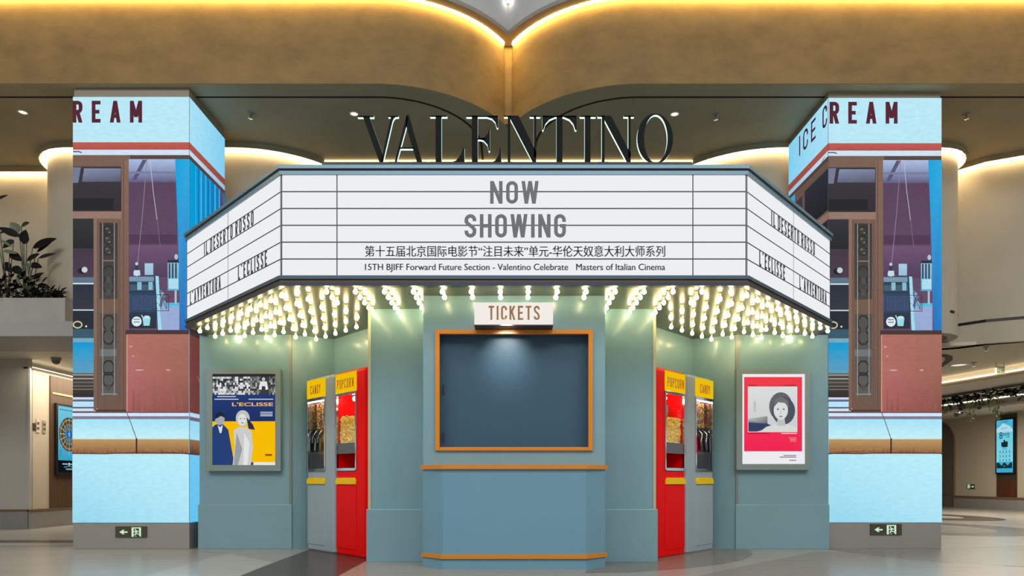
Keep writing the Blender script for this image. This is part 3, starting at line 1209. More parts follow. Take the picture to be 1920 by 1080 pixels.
def shop_front(a):
    """front face of the video column: an ice cream shop front (units: columns 137-355, rows 182-980)"""
    a.rect(137, 355, 182, 980, (172, 228, 246))
    a.rect(137, 355, 182, 268, (186, 232, 247))
    a.rect(137, 355, 267, 281, (192, 96, 88), (178, 84, 78))
    a.rect(137, 355, 281, 291, (206, 228, 246))
    a.line([(137, 284.5), (148, 284.5), (153.5, 286.5)], 1.8, (40, 42, 52))
    a.rect(137, 355, 291, 299, (92, 74, 68))
    # door side
    a.rect(137, 244, 291, 772, (122, 98, 84), (112, 90, 76))
    a.rect(137, 228, 312.5, 397, (62, 60, 66), (58, 52, 58))
    a.poly([(137, 314), (152, 314), (147, 343), (137, 343)], (118, 124, 148))
    a.poly([(158, 316), (227, 316), (227, 341), (154, 341)], [(132, 142, 170), (120, 130, 158), (88, 90, 110), (100, 104, 128)])
    a.rect(137, 213, 372, 394, (44, 44, 46))
    a.rect(137, 230, 396.5, 410, (150, 120, 108))
    a.rect(228, 242, 299, 772, (134, 104, 92), (116, 90, 78))
    a.line([(232, 300), (232, 772)], 1.2, (92, 72, 64))
    # glass of the door
    a.rect(137, 176, 410, 466, (58, 58, 62), (44, 46, 48))
    a.rect(137, 176, 466, 520, (72, 60, 72), (80, 64, 78))
    a.ell(155, 508, 9, 6, (40, 42, 44))
    a.ell(159, 506, 5.5, 5.5, (190, 208, 214))
    a.rect(137, 176, 520, 529, (92, 118, 138))
    a.rect(137, 176, 530.5, 533, (190, 232, 246))
    a.rect(137, 176, 534, 580, (48, 54, 66), (58, 60, 70))
    a.rect(137, 176, 580.5, 582.5, (196, 226, 238))
    a.rect(137, 176, 583, 617, (46, 50, 58))
    ring(a, 146, 609, 8, 6, 2.4, (206, 196, 150))
    a.ell(162, 612, 1.8, 1.8, (220, 228, 228))
    a.rect(137, 176, 617, 634, (62, 92, 108))
    a.rect(137, 176, 634, 642, (120, 168, 190))
    a.rect(137, 176, 642, 701, (10, 156, 212), (96, 158, 190))
    # steps
    a.rect(137, 178, 700, 746, (84, 78, 74), (52, 48, 46))
    for k, y in enumerate((702, 709, 716, 723, 729)):
        a.rect(137, 178, y, y + 2, (170, 166, 158) if k < 2 else (120, 114, 106))
    a.rect(137, 178, 745, 749, (206, 220, 244))
    a.rect(137, 178, 749, 753, (96, 110, 132))
    a.rect(137, 179, 753, 763, (186, 226, 248))
    a.rect(137, 180, 763, 766, (94, 100, 122))
    a.rect(137, 183, 766, 771, (206, 226, 248))
    # door leaf with pierced metal panels
    a.rect(176, 182, 411, 770, (140, 112, 100), (124, 98, 84))
    a.rect(187, 221, 418, 561, (66, 62, 60), (76, 74, 70))
    a.rect(188, 221, 588, 743, (84, 82, 78), (96, 94, 92))
    for y in (432, 450, 470):
        ring(a, 203, y, 8, 9, 1.6, (50, 48, 47), 8)
        a.ell(201, y - 3, 3, 1.6, (112, 110, 112))
        a.ell(206, y + 4, 1.6, 1.2, (140, 138, 140))
    for y in (512, 536, 605, 632, 690, 712):
        ring(a, 204, y, 11, 14, 3.0, (56, 53, 51), 8)
    for y in (525, 548, 618, 660, 726):
        a.ell(204, y, 5, 6, (84, 82, 80))
    a.rect(188, 219, 655, 668, (112, 118, 120))
    for x in (193, 215):
        a.line([(x, 418), (x, 742)], 1.2, (176, 160, 150))
    a.line([(193, 489), (215, 489)], 1.4, (160, 140, 132))
    a.line([(190, 739), (220, 739)], 2.0, (150, 144, 136))
    for x in (184, 224):
        a.line([(x, 414), (x, 766)], 1.0, (104, 80, 70))
    a.rect(180, 240, 768, 772, (84, 64, 60))
    # window
    a.rect(242, 355, 299, 622, (92, 70, 92), (104, 80, 108))
    a.rect(242, 330, 299, 342, (170, 190, 226), (98, 94, 130))
    a.poly([(268, 300), (276, 300), (256, 338), (248, 338)], (92, 88, 116))
    a.rect(242, 330, 322, 326, (120, 126, 160))
    a.rect(243, 332, 440, 458, (84, 62, 84))
    a.rect(243, 335, 460, 520, (112, 86, 116), (84, 66, 92))
    a.line([(276, 299), (268, 400), (258, 500), (253, 560)], 1.2, (150, 130, 150))
    a.line([(282, 300), (288, 360), (295, 412)], 1.1, (196, 192, 204))
    a.line([(295, 412), (301, 462)], 0.9, (134, 112, 136))
    # counter and jars
    a.rect(243, 294, 518, 616, (50, 72, 92), (48, 56, 66))
    a.rect(243, 289, 519, 528, (124, 152, 172))
    a.rect(244, 290, 534, 545, (70, 96, 112))
    for x in (258, 279):
        a.rect(x, x + 8, 529, 544, (140, 186, 206))
    a.poly([(252, 507), (263, 507), (264, 517), (251, 517)], (176, 206, 220))
    a.ell(257, 512, 6, 6, (196, 220, 232))
    a.rect(254, 260, 495, 507, (58, 66, 82))
    a.ell(257, 495, 3, 3, (190, 206, 222))
    a.rect(272, 288, 494, 516, (172, 206, 226), (150, 190, 214))
    a.rect(243, 292, 551, 585, (58, 84, 116))
    a.poly([(292, 518), (298, 518), (304, 620), (297, 620)], (160, 220, 240))
    a.poly([(300, 574), (337, 574), (337, 620), (304, 620)], (152, 172, 214))
    a.rect(305, 337, 568, 574, (80, 190, 226))
    a.rect(315, 336, 490, 545, (150, 196, 214), (96, 170, 206))
    a.rect(315, 336, 488, 493, (46, 52, 66))
    a.ell(331, 482, 3.5, 5, (180, 196, 210))
    for x in (317, 323, 329):
        a.rect(x, x + 3, 494, 522, (54, 64, 84))
    a.rect(317, 335, 523, 542, (170, 222, 240))
    a.rect(328, 332, 545, 570, (170, 190, 206))
    for k in range(7):
        a.ell(302 + 3.2 * (k % 3), 548 + 4.0 * k, 3, 4, (140, 176, 200) if k % 2 else (92, 120, 150))
    a.line([(247, 553), (317, 553), (317, 583), (247, 583), (247, 553)], 1.1, (58, 44, 66))
    a.text('OPEN', 252, 314, 557, 580, (98, 50, 76), 0.10, 0.5)
    a.ell(257, 603, 9.2, 9.2, (222, 236, 240))
    for y in (599, 604):
        a.line([(251.5, y), (262.5, y)], 2.0, (128, 136, 156))
    a.poly([(268, 596), (283, 596), (281, 611), (270, 611)], (156, 218, 236))
    a.ell(276, 595, 6, 3, (196, 230, 240))
    a.line([(266, 591), (271, 600)], 1.8, (190, 224, 236))
    a.poly([(329, 299), (355, 299), (355, 622), (339, 622), (336, 500), (333, 400)], [(30, 164, 220), (50, 172, 224), (44, 124, 200), (48, 110, 188), (60, 140, 206), (40, 160, 218)])
    # sill and lower panel
    a.rect(236, 355, 619, 628, (74, 60, 62))
    a.poly([(238, 627), (355, 627), (355, 700), (238, 700)], [(178, 112, 104), (166, 112, 96), (158, 104, 90), (180, 110, 106)])
    a.poly([(238, 700), (355, 700), (355, 773), (238, 773)], [(180, 110, 106), (158, 104, 90), (136, 82, 72), (168, 98, 96)])
    a.rect(238, 240, 628, 773, (214, 150, 136))
    for x, y, w in ((262, 694, 8), (316, 694, 4), (246, 650, 3), (250, 668, 2)):
        a.ell(x, y, w, 1.5, (214, 160, 148))
    for k in range(14):
        x = 250 + 7.0 * k + R.uniform(-3, 3)
        y = R.uniform(728, 758)
        w_ = R.uniform(2, 6)
        c0, c1_ = (160, 99, 91), (146, 87, 78)
        a.poly([(x, y), (x + w_, y + R.uniform(-4, 4)), (x + w_ + 1, 770), (x - 1, 770)], [c0, c0, c1_, c1_])
    # plinth, kerb and snow-pale pavement
    a.rect(137, 355, 772, 775, (120, 84, 86))
    a.rect(137, 355, 774.5, 782, (208, 230, 252))
    a.rect(137, 355, 780.5, 786, (138, 124, 142))
    a.rect(137, 355, 786, 823, (166, 226, 244), (196, 240, 250))
    a.rect(137, 355, 822.5, 825, (206, 204, 190))
    a.rect(137, 355, 824, 851, (190, 152, 98), (140, 96, 64))
    for k in range(34):
        x = 138 + 6.4 * k + R.uniform(-2, 2)
        h = R.uniform(3, 15)
        a.rect(x, min(x + R.uniform(2, 5), 355), 850.5 - h, 850.5, (176, 130, 82), (118, 72, 54))
    a.line([(137, 850.5), (200, 851), (257, 848.5), (300, 849), (355, 850.5)], 1.6, (96, 66, 60))
    a.line([(238, 772), (246, 792), (257, 823)], 1.5, (112, 92, 92))
    a.rect(255.5, 258.5, 822, 850, (70, 48, 46))
    a.poly([(230, 855), (236, 855.5), (243, 857), (242, 859), (234, 858)], (64, 76, 92))
    a.poly([(137, 853), (355, 853), (355, 980), (137, 980)], [(178, 232, 247), (188, 238, 250), (172, 228, 246), (150, 214, 238)])


def side_window(a, kind):
    """inner face of a column (units: 0 at the front edge to 1 at the back; same rows)"""
    a.rect(0, 1, 182, 980, (150, 214, 240), (110, 200, 238))
    a.rect(0, 1, 182, 268, (170, 226, 246), right=(130, 206, 240))
    a.rect(0, 1, 267, 281, (176, 88, 76), right=(150, 72, 60))
    a.rect(0, 1, 281, 291, (196, 222, 242), right=(150, 190, 222))
    a.rect(0, 1, 291, 299, (84, 66, 60))
    if kind == 'curtain':
        a.rect(0, 1, 299, 622, (6, 160, 218), right=(20, 110, 176))
        for k in range(12):
            x = 0.15 + 0.066 * k
            a.rect(x, x + 0.018 + 0.012 * (k % 3), 299, 622, (20, 120, 190) if k % 2 else (70, 176, 226))
        a.rect(0.86, 0.93, 299, 622, (104, 66, 82))
    else:
        a.rect(0, 1, 299, 622, (104, 82, 72))
        a.rect(0.0, 0.56, 314, 392, (48, 50, 58), (38, 38, 42))
        a.rect(0.62, 0.8, 318, 600, (58, 60, 70), (50, 50, 62))
        a.rect(0.82, 1.0, 299, 622, (58, 160, 214))
        a.rect(0, 0.56, 396, 410, (138, 108, 96))
        a.rect(0, 0.56, 410, 622, (44, 44, 50), (56, 62, 76))
        for y in (531, 581):
            a.rect(0, 0.56, y, y + 2, (190, 226, 240))
        a.line([(0, 284.5), (0.08, 285.5), (0.13, 291)], 0.02, (44, 44, 54))
    a.rect(0, 1, 619, 628, (66, 52, 54))
    if kind == 'curtain':
        a.rect(0, 1, 627, 773, (120, 66, 62), right=(66, 40, 46))
        a.line([(0.2, 700), (0.26, 712)], 0.012, (170, 130, 124))
    else:
        a.rect(0, 1, 627, 701, (90, 150, 186), (60, 146, 196))
        a.rect(0, 1, 700, 746, (90, 84, 78), (58, 54, 50))
        for k in range(6):
            a.rect(0, 1, 703 + 7 * k, 705 + 7 * k, (140, 134, 124))
        a.rect(0, 1, 745, 772, (190, 224, 246), (176, 214, 242))
        for y in (751, 763):
            a.rect(0, 1, y, y + 3, (96, 104, 126))
    a.rect(0, 1, 774.5, 782, (196, 214, 244))
    a.rect(0, 1, 781, 788, (116, 100, 122))
    a.rect(0, 1, 788, 823, (150, 214, 242), (166, 226, 246))
    a.rect(0, 1, 824, 851, (150, 112, 72), (96, 62, 50))
    for k in range(20):
        x = 0.05 * k
        h = R.uniform(4, 14)
        a.rect(x, x + 0.025, 850.5 - h, 850.5, (120, 84, 56), (80, 50, 44))
    a.line([(0, 850.5), (1, 852)], 2.0, (80, 56, 52))
    a.rect(0, 1, 853, 980, (112, 200, 240), (100, 196, 240))


def column(side):
    if side < 0:
        d0, xa, xb, back = 9.88, X(137, 9.88), X(355, 9.88), 11.09
        label = 'tall square column wrapped in a video wall beside the planter, reading REAM'
        fx = lambda x, y, k: W(x, y, d0) + Vector((0, -0.004 - 0.00006 * k, 0))
        kind = 'curtain'
        xin, sgn = xb, 1
        zb, zt = Z(980, d0), Z(182, d0)
    else:
        d0, back = 9.98, 11.4
        xa, xb = X(1553, d0), X(1765, d0)
        label = 'tall square column wrapped in a video wall with ICE CREAM turning its corner'
        fx = lambda x, y, k: W(1553 + (x - 137) / 218 * 212, 184 + (y - 182) / 798 * 795.5, d0) + Vector((0, -0.004 - 0.00006 * k, 0))
        kind = 'door'
        xin, sgn = xa, -1
        zb, zt = Z(979.5, d0), Z(184, d0)
    xm = (xa + xb) / 2
    t = thing('video_column', label, 'column', (xm, (d0 + back) / 2, 0))
    b = MB()
    b.box(xa + 0.01, xb - 0.01, d0 + 0.01, back - 0.02, zb, ZC - 0.002)
    b.build('core', mat('column_beige_paint', (150, 142, 124), 0.6), t)
    b = MB()
    b.box(xa, xb, d0, back, 0, zb - 0.004)
    b.build('steel_base', STEEL, t, bevel=0.004)
    b = MB()
    b.box(xa, xb, d0 - 0.003, d0 + 0.01, zb, zt)
    b.box(xin - 0.003, xin + 0.003, d0, back, zb, zt)
    b.build('screen_housing', BLACK, t)
    a = Art(fx, LED)
    shop_front(a)
    if side < 0:
        a.text('REAM', 137.5, 267.5, 190, 231, (88, 42, 54), 0.34, 0.95)
    else:
        a.text('REAM', 138.5, 269.5, 190, 231, (88, 42, 54), 0.34, 0.95)
    a.mb.build('display_face', None, t)

    def fs(u, y, k):
        p = fx(137, y, 0)
        return Vector((xin + sgn * (0.004 + 0.00006 * k), d0 + u * (back - d0), p.z))
    a = Art(fs, LED)
    side_window(a, kind)
    if side > 0:
        # letters read from the back edge towards the front corner
        def fr(u, y, k):
            return fs(1 - u, y, k)
        a2 = Art(fr, LED)
        a2.k = 60
        a2.text('ICE', 0.30, 0.72, 190, 231, (66, 34, 46), 0.26, 0.6)
        a2.text('C', 0.88, 0.985, 190, 231, (66, 34, 46), 0.26, 0.6)
        a.mb.add(a2.mb.v, a2.mb.f, LED)
        for i in range(len(a2.mb.f)):
            a.mb.c[len(a.mb.c) - len(a2.mb.f) + i] = a2.mb.c[i]
    a.mb.build('display_face', None, t)
    return d0, t


def exit_sign(name_label, org, ux, w, h, arrow='left'):
    """running-man exit plate lying on a vertical surface; org = lower left corner (viewer's left)"""
    ux = Vector(ux).normalized()
    n = Vector((ux.y, -ux.x, 0))
    org = Vector(org)
    t = thing('exit_sign', name_label, 'exit sign', org)
    b = MB()
    z = Vector((0, 0, 1))
    c = [org, org + ux * w, org + ux * w + z * h, org + z * h]
    f = [p + n * 0.012 for p in c]
    b.add(c + f, [(4, 5, 6, 7), (0, 1, 5, 4), (1, 2, 6, 5), (2, 3, 7, 6), (3, 0, 4, 7)], mat('sign_plate_olive', (84, 80, 64), 0.4, metal=0.3))
    b.build('plate', None, t)
    a = Art(lambda x, y, k: org + ux * (x * w) + z * ((1 - y) * h) + n * (0.0125 + 0.0003 * k), emis('exit_glow', (206, 240, 206), 0.95))
    a.m = emis('exit_glow', (206, 240, 206), 0.95)
    mx0 = 0.52
    if arrow == 'left':
        a.poly([(0.13, 0.50), (0.24, 0.30), (0.30, 0.30), (0.25, 0.44), (0.39, 0.44), (0.39, 0.57), (0.25, 0.57), (0.30, 0.70), (0.24, 0.70)], (200, 240, 200))
    else:
        mx0 = 0.12
        a.poly([(0.92, 0.50), (0.80, 0.30), (0.74, 0.30), (0.79, 0.44), (0.58, 0.44), (0.58, 0.57), (0.79, 0.57), (0.74, 0.70), (0.80, 0.70)], (200, 240, 200))
    m = lambda pts: [(mx0 + 0.30 * x, 0.08 + 0.84 * y) for x, y in pts]
    wht = (214, 244, 212)
    a.poly(m([(0, 0), (0.22, 0), (0.22, 0.96), (0.28, 1), (0, 1)]), wht)
    a.poly(m([(0.78, 0), (1, 0), (1, 1), (0.8, 0.9)]), wht)
    a.poly(m([(0.22, 0), (0.78, 0), (0.78, 0.11), (0.22, 0.11)]), wht)
    a.poly(m([(0.40 + 0.08 * math.cos(i), 0.22 + 0.08 * math.sin(i)) for i in (0, 1, 2, 3, 4, 5)]), wht)
    a.poly(m([(0.44, 0.30), (0.60, 0.32), (0.56, 0.58), (0.42, 0.56)]), wht)
    a.poly(m([(0.46, 0.31), (0.24, 0.44), (0.28, 0.54), (0.48, 0.42)]), wht)
    a.poly(m([(0.58, 0.32), (0.76, 0.46), (0.70, 0.52), (0.56, 0.42)]), wht)
    a.poly(m([(0.42, 0.54), (0.52, 0.58), (0.40, 0.86), (0.28, 0.84)]), wht)
    a.poly(m([(0.50, 0.52), (0.60, 0.66), (0.78, 0.66), (0.78, 0.75), (0.54, 0.75)]), wht)
    a.poly(m([(0.42, 0.88), (0.56, 0.98), (0.42, 0.98)]), wht)
    a.mb.build('pictogram', None, t)
    return t


d0, _ = column(-1)
exit_sign('exit plate with arrow and running figure on the column base by the planter',
          (X(217, d0), d0 - 0.001, Z(1008, d0)), (1, 0, 0), X(276, d0) - X(217, d0), (1008 - 987) / F * d0)
d1, _ = column(1)
exit_sign('small exit plate with arrow and running figure on the base of the ICE CREAM column',
          (X(1631, d1), d1 - 0.001, Z(1003.5, d1)), (1, 0, 0), X(1690, d1) - X(1631, d1), (1003.5 - 982.5) / F * d1)


# ------------------------------------------------------------------ poster lightboxes on the booth
def poster(x0, x1, y0, y1, ix0, ix1, iy0, iy1, label, draw):
    d = D_POST - 0.085
    t = thing('poster_lightbox', label, 'poster', (X((x0 + x1) / 2, d), D_POST, Z(y1, d)))
    FRM = mat('poster_frame_grey', (138, 156, 152), 0.35, metal=0.15)
    b = MB()
    a0, a1, b0, b1 = X(x0, d), X(x1, d), Z(y1, d), Z(y0, d)
    c0, c1_, e0, e1 = X(ix0, d), X(ix1, d), Z(iy1, d), Z(iy0, d)
    b.box(a0, c0, d, D_POST - 0.001, b0, b1)
    b.box(c1_, a1, d, D_POST - 0.001, b0, b1)
    b.box(c0, c1_, d, D_POST - 0.001, b0, e0)
    b.box(c0, c1_, d, D_POST - 0.001, e1, b1)
    b.build('frame', FRM, t)
    a = Art(lambda x, y, k: W(x, y, d) + Vector((0, 0.02 - 0.00006 * k, 0)), PRINT)
    draw(a)
    a.mb.build('print', None, t)
    b = MB()
    b.quad((c0, d + 0.004, e0), (c1_, d + 0.004, e0), (c1_, d + 0.004, e1), (c0, d + 0.004, e1))
    b.build('pane', glass_mat(), t)


def draw_navy(a):
    a.rect(397, 517, 700, 873, (36, 66, 122))
    a.rect(397, 517, 700, 706, (20, 24, 34))
    for i in range(22):                          # grainy black-and-white picture strip
        for j in range(9):
            x, y = 398 + 3.2 * i, 706 + 3.8 * j
            q = R.choice((30, 60, 110, 170, 215, 235)) if 0 < j < 7 else R.choice((70, 180, 215, 225))
            a.rect(x, x + 3.2, y, y + 3.8, (q, q, q + 3))
    a.rect(468.6, 517, 706, 740, (44, 48, 56))
    for i in range(15):
        x = 469 + 3.2 * i
        for j in range(9):
            if abs(i - 8) > 2:
                q = R.choice((40, 70, 100, 140, 180))
                a.rect(x, x + 3.2, 706 + 3.8 * j, 709.8 + 3.8 * j, (q, q, q))
    a.ell(494, 711, 3, 3.6, (196, 196, 196))
    a.poly([(488, 715), (500, 715), (503, 730), (498, 731), (497, 724), (491, 724), (490, 731), (485, 730)], (232, 232, 232))
    a.rect(397, 517, 740, 790, (36, 60, 118), (34, 52, 104))
    for x0, x1, y in ((407, 442, 743.5), (402, 447, 748.5), (466, 512, 748.5), (488, 511, 773), (488, 511, 776.3), (488, 511, 779.5)):
        a.rect(x0, x1, y - 0.8, y + 0.8, (214, 220, 230))
    a.text("L'ECLISSE", 435, 512, 754.5, 761.5, (248, 190, 96), 0.36, 0.35, True, 0.02)
    a.rect(397, 517, 790, 866.5, (252, 192, 6))
    a.rect(475, 517, 866.5, 873, (236, 234, 228))
    # two plain figures standing side by side
    a.poly([(397, 802), (404, 796), (417, 794), (428, 806), (434, 840), (440, 873), (397, 873)], (40, 66, 120))
    a.ell(412, 786, 9, 11, (168, 172, 180))
    a.poly([(403, 786), (404, 776), (412, 772), (420, 775), (421, 783), (414, 780), (407, 784)], (34, 40, 62))
    a.poly([(408, 797), (413, 801), (418, 796), (415, 812), (412, 812)], (226, 228, 230))
    a.poly([(438, 806), (448, 801), (462, 801), (472, 810), (474, 840), (470, 873), (436, 873), (440, 838)], (206, 208, 208))
    a.poly([(444, 812), (454, 842), (446, 873), (438, 873), (441, 838)], (156, 160, 164))
    a.poly([(458, 812), (468, 830), (464, 873), (456, 873)], (232, 232, 230))
    a.ell(455, 784, 13, 15, (196, 198, 194))
    a.poly([(462, 782), (474, 796), (478, 806), (466, 804)], (36, 46, 84))
    a.ell(454, 787, 8, 11, (226, 226, 222))
    a.ell(451, 785, 1.5, 0.9, (90, 92, 96))
    a.ell(458, 785, 1.5, 0.9, (90, 92, 96))
    a.ell(454.5, 793, 2.4, 1.0, (120, 112, 112))
    a.rect(497, 510, 851, 855, (150, 96, 20))


def draw_red(a):
    a.rect(1391, 1511, 700, 871, (246, 244, 248))
    a.rect(1396, 1505, 706.5, 846, (250, 52, 66), (250, 8, 78))
    a.rect(1403, 1496, 724.5, 810, (226, 232, 230))
    a.rect(1404, 1495, 725.5, 809, (226, 230, 228), (206, 212, 212))
    a.poly([(1404, 785), (1440, 780), (1440, 796), (1404, 792)], [(190, 190, 186), (150, 150, 146), (80, 88, 110), (110, 116, 130)])
    a.rect(1414, 1418, 752, 772, (196, 196, 194))
    # a plain portrait, head and shoulders, facing the viewer
    a.poly([(1404, 792), (1440, 794), (1452, 800), (1420, 809), (1404, 809)], (44, 56, 96))
    a.ell(1465, 762, 22, 27, (96, 98, 100))
    a.ell(1470, 770, 22, 26, (72, 78, 92))
    a.poly([(1426, 809), (1438, 800), (1456, 795), (1478, 795), (1495, 802), (1495, 809)], (222, 224, 222))
    a.poly([(1459, 785), (1472, 785), (1474, 798), (1457, 798)], (196, 200, 200))
    a.ell(1465, 769, 13.5, 18, (224, 228, 226))
    a.poly([(1451, 764), (1455, 748), (1466, 744), (1478, 750), (1480, 764), (1472, 755), (1460, 754)], (112, 112, 112))
    a.ell(1459.5, 767, 2.2, 1.2, (84, 86, 90))
    a.ell(1470.5, 767, 2.2, 1.2, (84, 86, 90))
    a.line([(1465, 768), (1464, 775), (1466, 776)], 0.8, (168, 170, 170))
    a.ell(1465, 780.5, 3.6, 1.2, (140, 132, 132))
    for x0, x1, y, c in ((1404, 1420, 722, (120, 40, 40)), (1470, 1494, 722, (120, 40, 40)), (1404, 1444, 812.5, (120, 30, 44)),
                         (1466, 1495, 812.5, (246, 240, 240)), (1480, 1494, 821, (250, 150, 150)), (1482, 1494, 824, (250, 150, 150)),
                         (1482, 1494, 827, (250, 150, 150)), (1470, 1494, 854, (70, 72, 84)), (1463, 1494, 857, (70, 72, 84)), (1481, 1494, 863, (70, 72, 84))):
        a.rect(x0, x1, y - 0.7, y + 0.7, c)


poster(387, 526, 692, 883, 398, 516, 701, 872, 'navy and yellow film poster in a grey frame on the booth wall', draw_navy)
poster(1381, 1519, 692, 881, 1392, 1510, 701, 870, 'red and white poster with a grey portrait in a grey frame', draw_red)

# ------------------------------------------------------------------ vending machines in the alcoves
RED = mat('red_enamel', (248, 3, 3), 0.4, spec=0.12)
GREY = mat('grey_blue_enamel', (160, 176, 184), 0.35, coat=0.1)
YEL = mat('yellow_panel', (255, 208, 0), 0.4, spec=0.2)
CHROME = mat('chrome', (200, 200, 200), 0.12, metal=1.0)
DARKBOX = mat('dark_tray', (46, 52, 58), 0.4)
LETR = mat('rust_red_letters', (206, 84, 16), 0.45)
POP = [mat('popcorn_butter', (252, 208, 76), 0.7), mat('popcorn_gold', (244, 184, 40), 0.7), mat('popcorn_cream', (254, 228, 128), 0.7)]
CANDY = [mat('candy_%s' % n, c, 0.3, coat=0.4) for n, c in (('red', (196, 34, 24)), ('orange', (236, 120, 18)), ('gold', (240, 190, 30)), ('green', (104, 168, 40)), ('brown', (120, 56, 26)))]
MW, MD, MH = 0.79, 0.43, 2.45


def rounded(x0, x1, y0, y1, r, n=5):
    return (arc(x0 + r, y0 + r, r, 180, 270, n) + arc(x1 - r, y0 + r, r, 270, 360, n) + [(x1, y1), (x0, y1)])


def machine(kind, origin, u, inner, label, stuff_label):
    rot = math.atan2(u[1], u[0])
    t = thing(kind + '_machine', label, 'vending machine', (origin[0], origin[1], 0), rot)
    fr = FRAME[t.name]
    body = RED if kind == 'popcorn' else GREY
    if inner == 'right':
        p0, p1 = 0.022, 0.70 * MW
    else:
        p0, p1 = 0.30 * MW, MW - 0.03
    # cabinet: rounded front corners, softened top, opening for the display window
    b = MB()
    zs = ((0.0, 0.012), (0.02, 0.0), (MH - 0.045, 0.0), (MH - 0.014, 0.012), (MH, 0.04))
    n = None
    v = []
    for z, ins in zs:
        pl = rounded(ins, MW - ins, ins, MD - ins * 0.5, 0.055)
        n = len(pl)
        v += [(x, y, z) for x, y in pl]
    f = [(k * n + i, k * n + (i + 1) % n, (k + 1) * n + (i + 1) % n, (k + 1) * n + i) for k in range(len(zs) - 1) for i in range(n)]
    f += [tuple(range(n))[::-1], tuple(range((len(zs) - 1) * n, len(zs) * n))]
    b.add(v, f, body)
    cab = b.build('cabinet', body, t, local=True, smooth=False)
    wz0, wz1 = 1.13, 2.15
    cut = MB().box(p0 + 0.012, p1 - 0.005, -0.1, MD - 0.06, wz0, wz1, body).build('cutter', body, None)
    md = cab.modifiers.new('opening', 'BOOLEAN')
    md.operation = 'DIFFERENCE'
    md.solver = 'EXACT'
    md.object = cut
    cut.location = (0, 0, 0)
    cut.parent = t
    bpy.context.view_layer.update()
    dg = bpy.context.evaluated_depsgraph_get()
    me = bpy.data.meshes.new_from_object(cab.evaluated_get(dg))
    cab.modifiers.clear()
    cab.data = me
    bpy.data.objects.remove(cut)
    x0, x1 = p0, p1
    # header, door below, handle strip
    b = MB()
    b.box(x0, x1, -0.012, 0.03, wz1 + 0.012, MH - 0.03)
    hp = b.build('header_panel', emis('backlit_yellow_header', (250, 200, 10), 0.88), t, local=True, bevel=0.006)
    word = kind.upper()
    tw = (x1 - x0) * (0.82 if kind == 'popcorn' else 0.56)
    tx = (x0 + x1) / 2 - tw / 2
    b = MB()
    put_strokes(b, word, (tx, -0.016, 2.215), (1, 0, 0), (0, 0, 1), tw, 0.125, 0.24, 0.40, LETR)
    b.build('lettering', LETR, hp, local=True)
    b = MB()
    b.box(x0 + 0.006, x1 - 0.002, -0.006, 0.02, 0.085, 0.925)
    b.build('lower_door', body, t, local=True, bevel=0.008)
    b = MB()
    w_ = x1 - x0 - 0.02
    pr = [(x0 + 0.01, 0.945), (x1 - 0.01, 0.945), (x1 - 0.01, 0.99), (x1 - 0.03, 1.02), (x1 - 0.05, 1.03), (x0 + 0.05, 1.03), (x0 + 0.03, 1.02), (x0 + 0.01, 0.99)]
    b.add([(x, -0.02, z) for x, z in pr] + [(x, 0.01, z) for x, z in pr], [tuple(range(8))] + [(i, 8 + i, 8 + (i + 1) % 8, (i + 1) % 8) for i in range(8)], YEL)
    b.build('handle', YEL, t, local=True)
    # chrome window frame and pane
    b = MB()
    fw = 0.026
    b.box(x0 - 0.004, x0 + fw, -0.014, 0.02, wz0, wz1 + 0.01)
    b.box(x1 - fw, x1 + 0.004, -0.014, 0.02, wz0, wz1 + 0.01)
    b.box(x0 + fw, x1 - fw, -0.014, 0.02, wz0 - 0.01, wz0 + 0.03)
    b.box(x0 + fw, x1 - fw, -0.014, 0.02, wz1 - 0.03, wz1 + 0.01)
    wfr = b.build('window_frame', CHROME, t, local=True, bevel=0.004)
    b = MB()
    b.quad((x0 + fw, 0.004, 1.36), (x1 - fw, 0.004, 1.36), (x1 - fw, 0.004, wz1 - 0.03), (x0 + fw, 0.004, wz1 - 0.03))
    b.build('pane', glass_mat(), wfr, local=True)
    ix0, ix1 = x0 + fw, x1 - fw
    stuff = MB()
    if kind == 'popcorn':
        b = MB()
        b.box(ix0, ix1, 0.0, 0.03, 1.365, 1.49, mat('machine_shelf_steel', (120, 124, 126), 0.3, metal=0.8))
        b.box(ix0, ix1, 0.0, 0.33, 1.35, 1.365, mat('machine_shelf_steel', (120, 124, 126), 0.3, metal=0.8))
        b.build('tray', None, t, local=True)
        b = MB()
        kx = ix0 + (ix1 - ix0) * (0.80 if inner == 'right' else 0.62)
        b.lathe([(0.001, 1.86), (0.06, 1.865), (0.068, 1.90), (0.068, 2.0), (0.055, 2.02), (0.001, 2.03)], (kx, 0.20, 0), CHROME, 18)
        b.tube([(kx, 0.20, 2.02), (kx, 0.20, 2.15)], 0.008, CHROME)
        b.build('kettle', CHROME, t, local=True)
        b = MB()
        b.blob((ix0 + (ix1 - ix0) * 0.45, 0.14, 2.09), 0.032, emis('machine_lamp', (255, 236, 196), 36.0), 10, 6)
        b.build('lamp', None, t, local=True)
        core = MB()
        z_at = lambda x: 1.80 + 0.03 * math.sin(9 * x) + R.uniform(-0.015, 0.015)
        stuff.box(ix0 + 0.01, ix1 - 0.01, 0.05, 0.34, 1.368, 1.78, POP[1])
        for i in range(16):
            for j in range(13):
                x = ix0 + 0.03 + (ix1 - ix0 - 0.06) * i / 15 + R.uniform(-0.008, 0.008)
                z = 1.50 + 0.026 * j + R.uniform(-0.006, 0.006)
                stuff.blob((x, 0.05 + R.uniform(-0.006, 0.008), z), R.uniform(0.016, 0.023), R.choice(POP), 6, 4, R.uniform(0.8, 1.1))
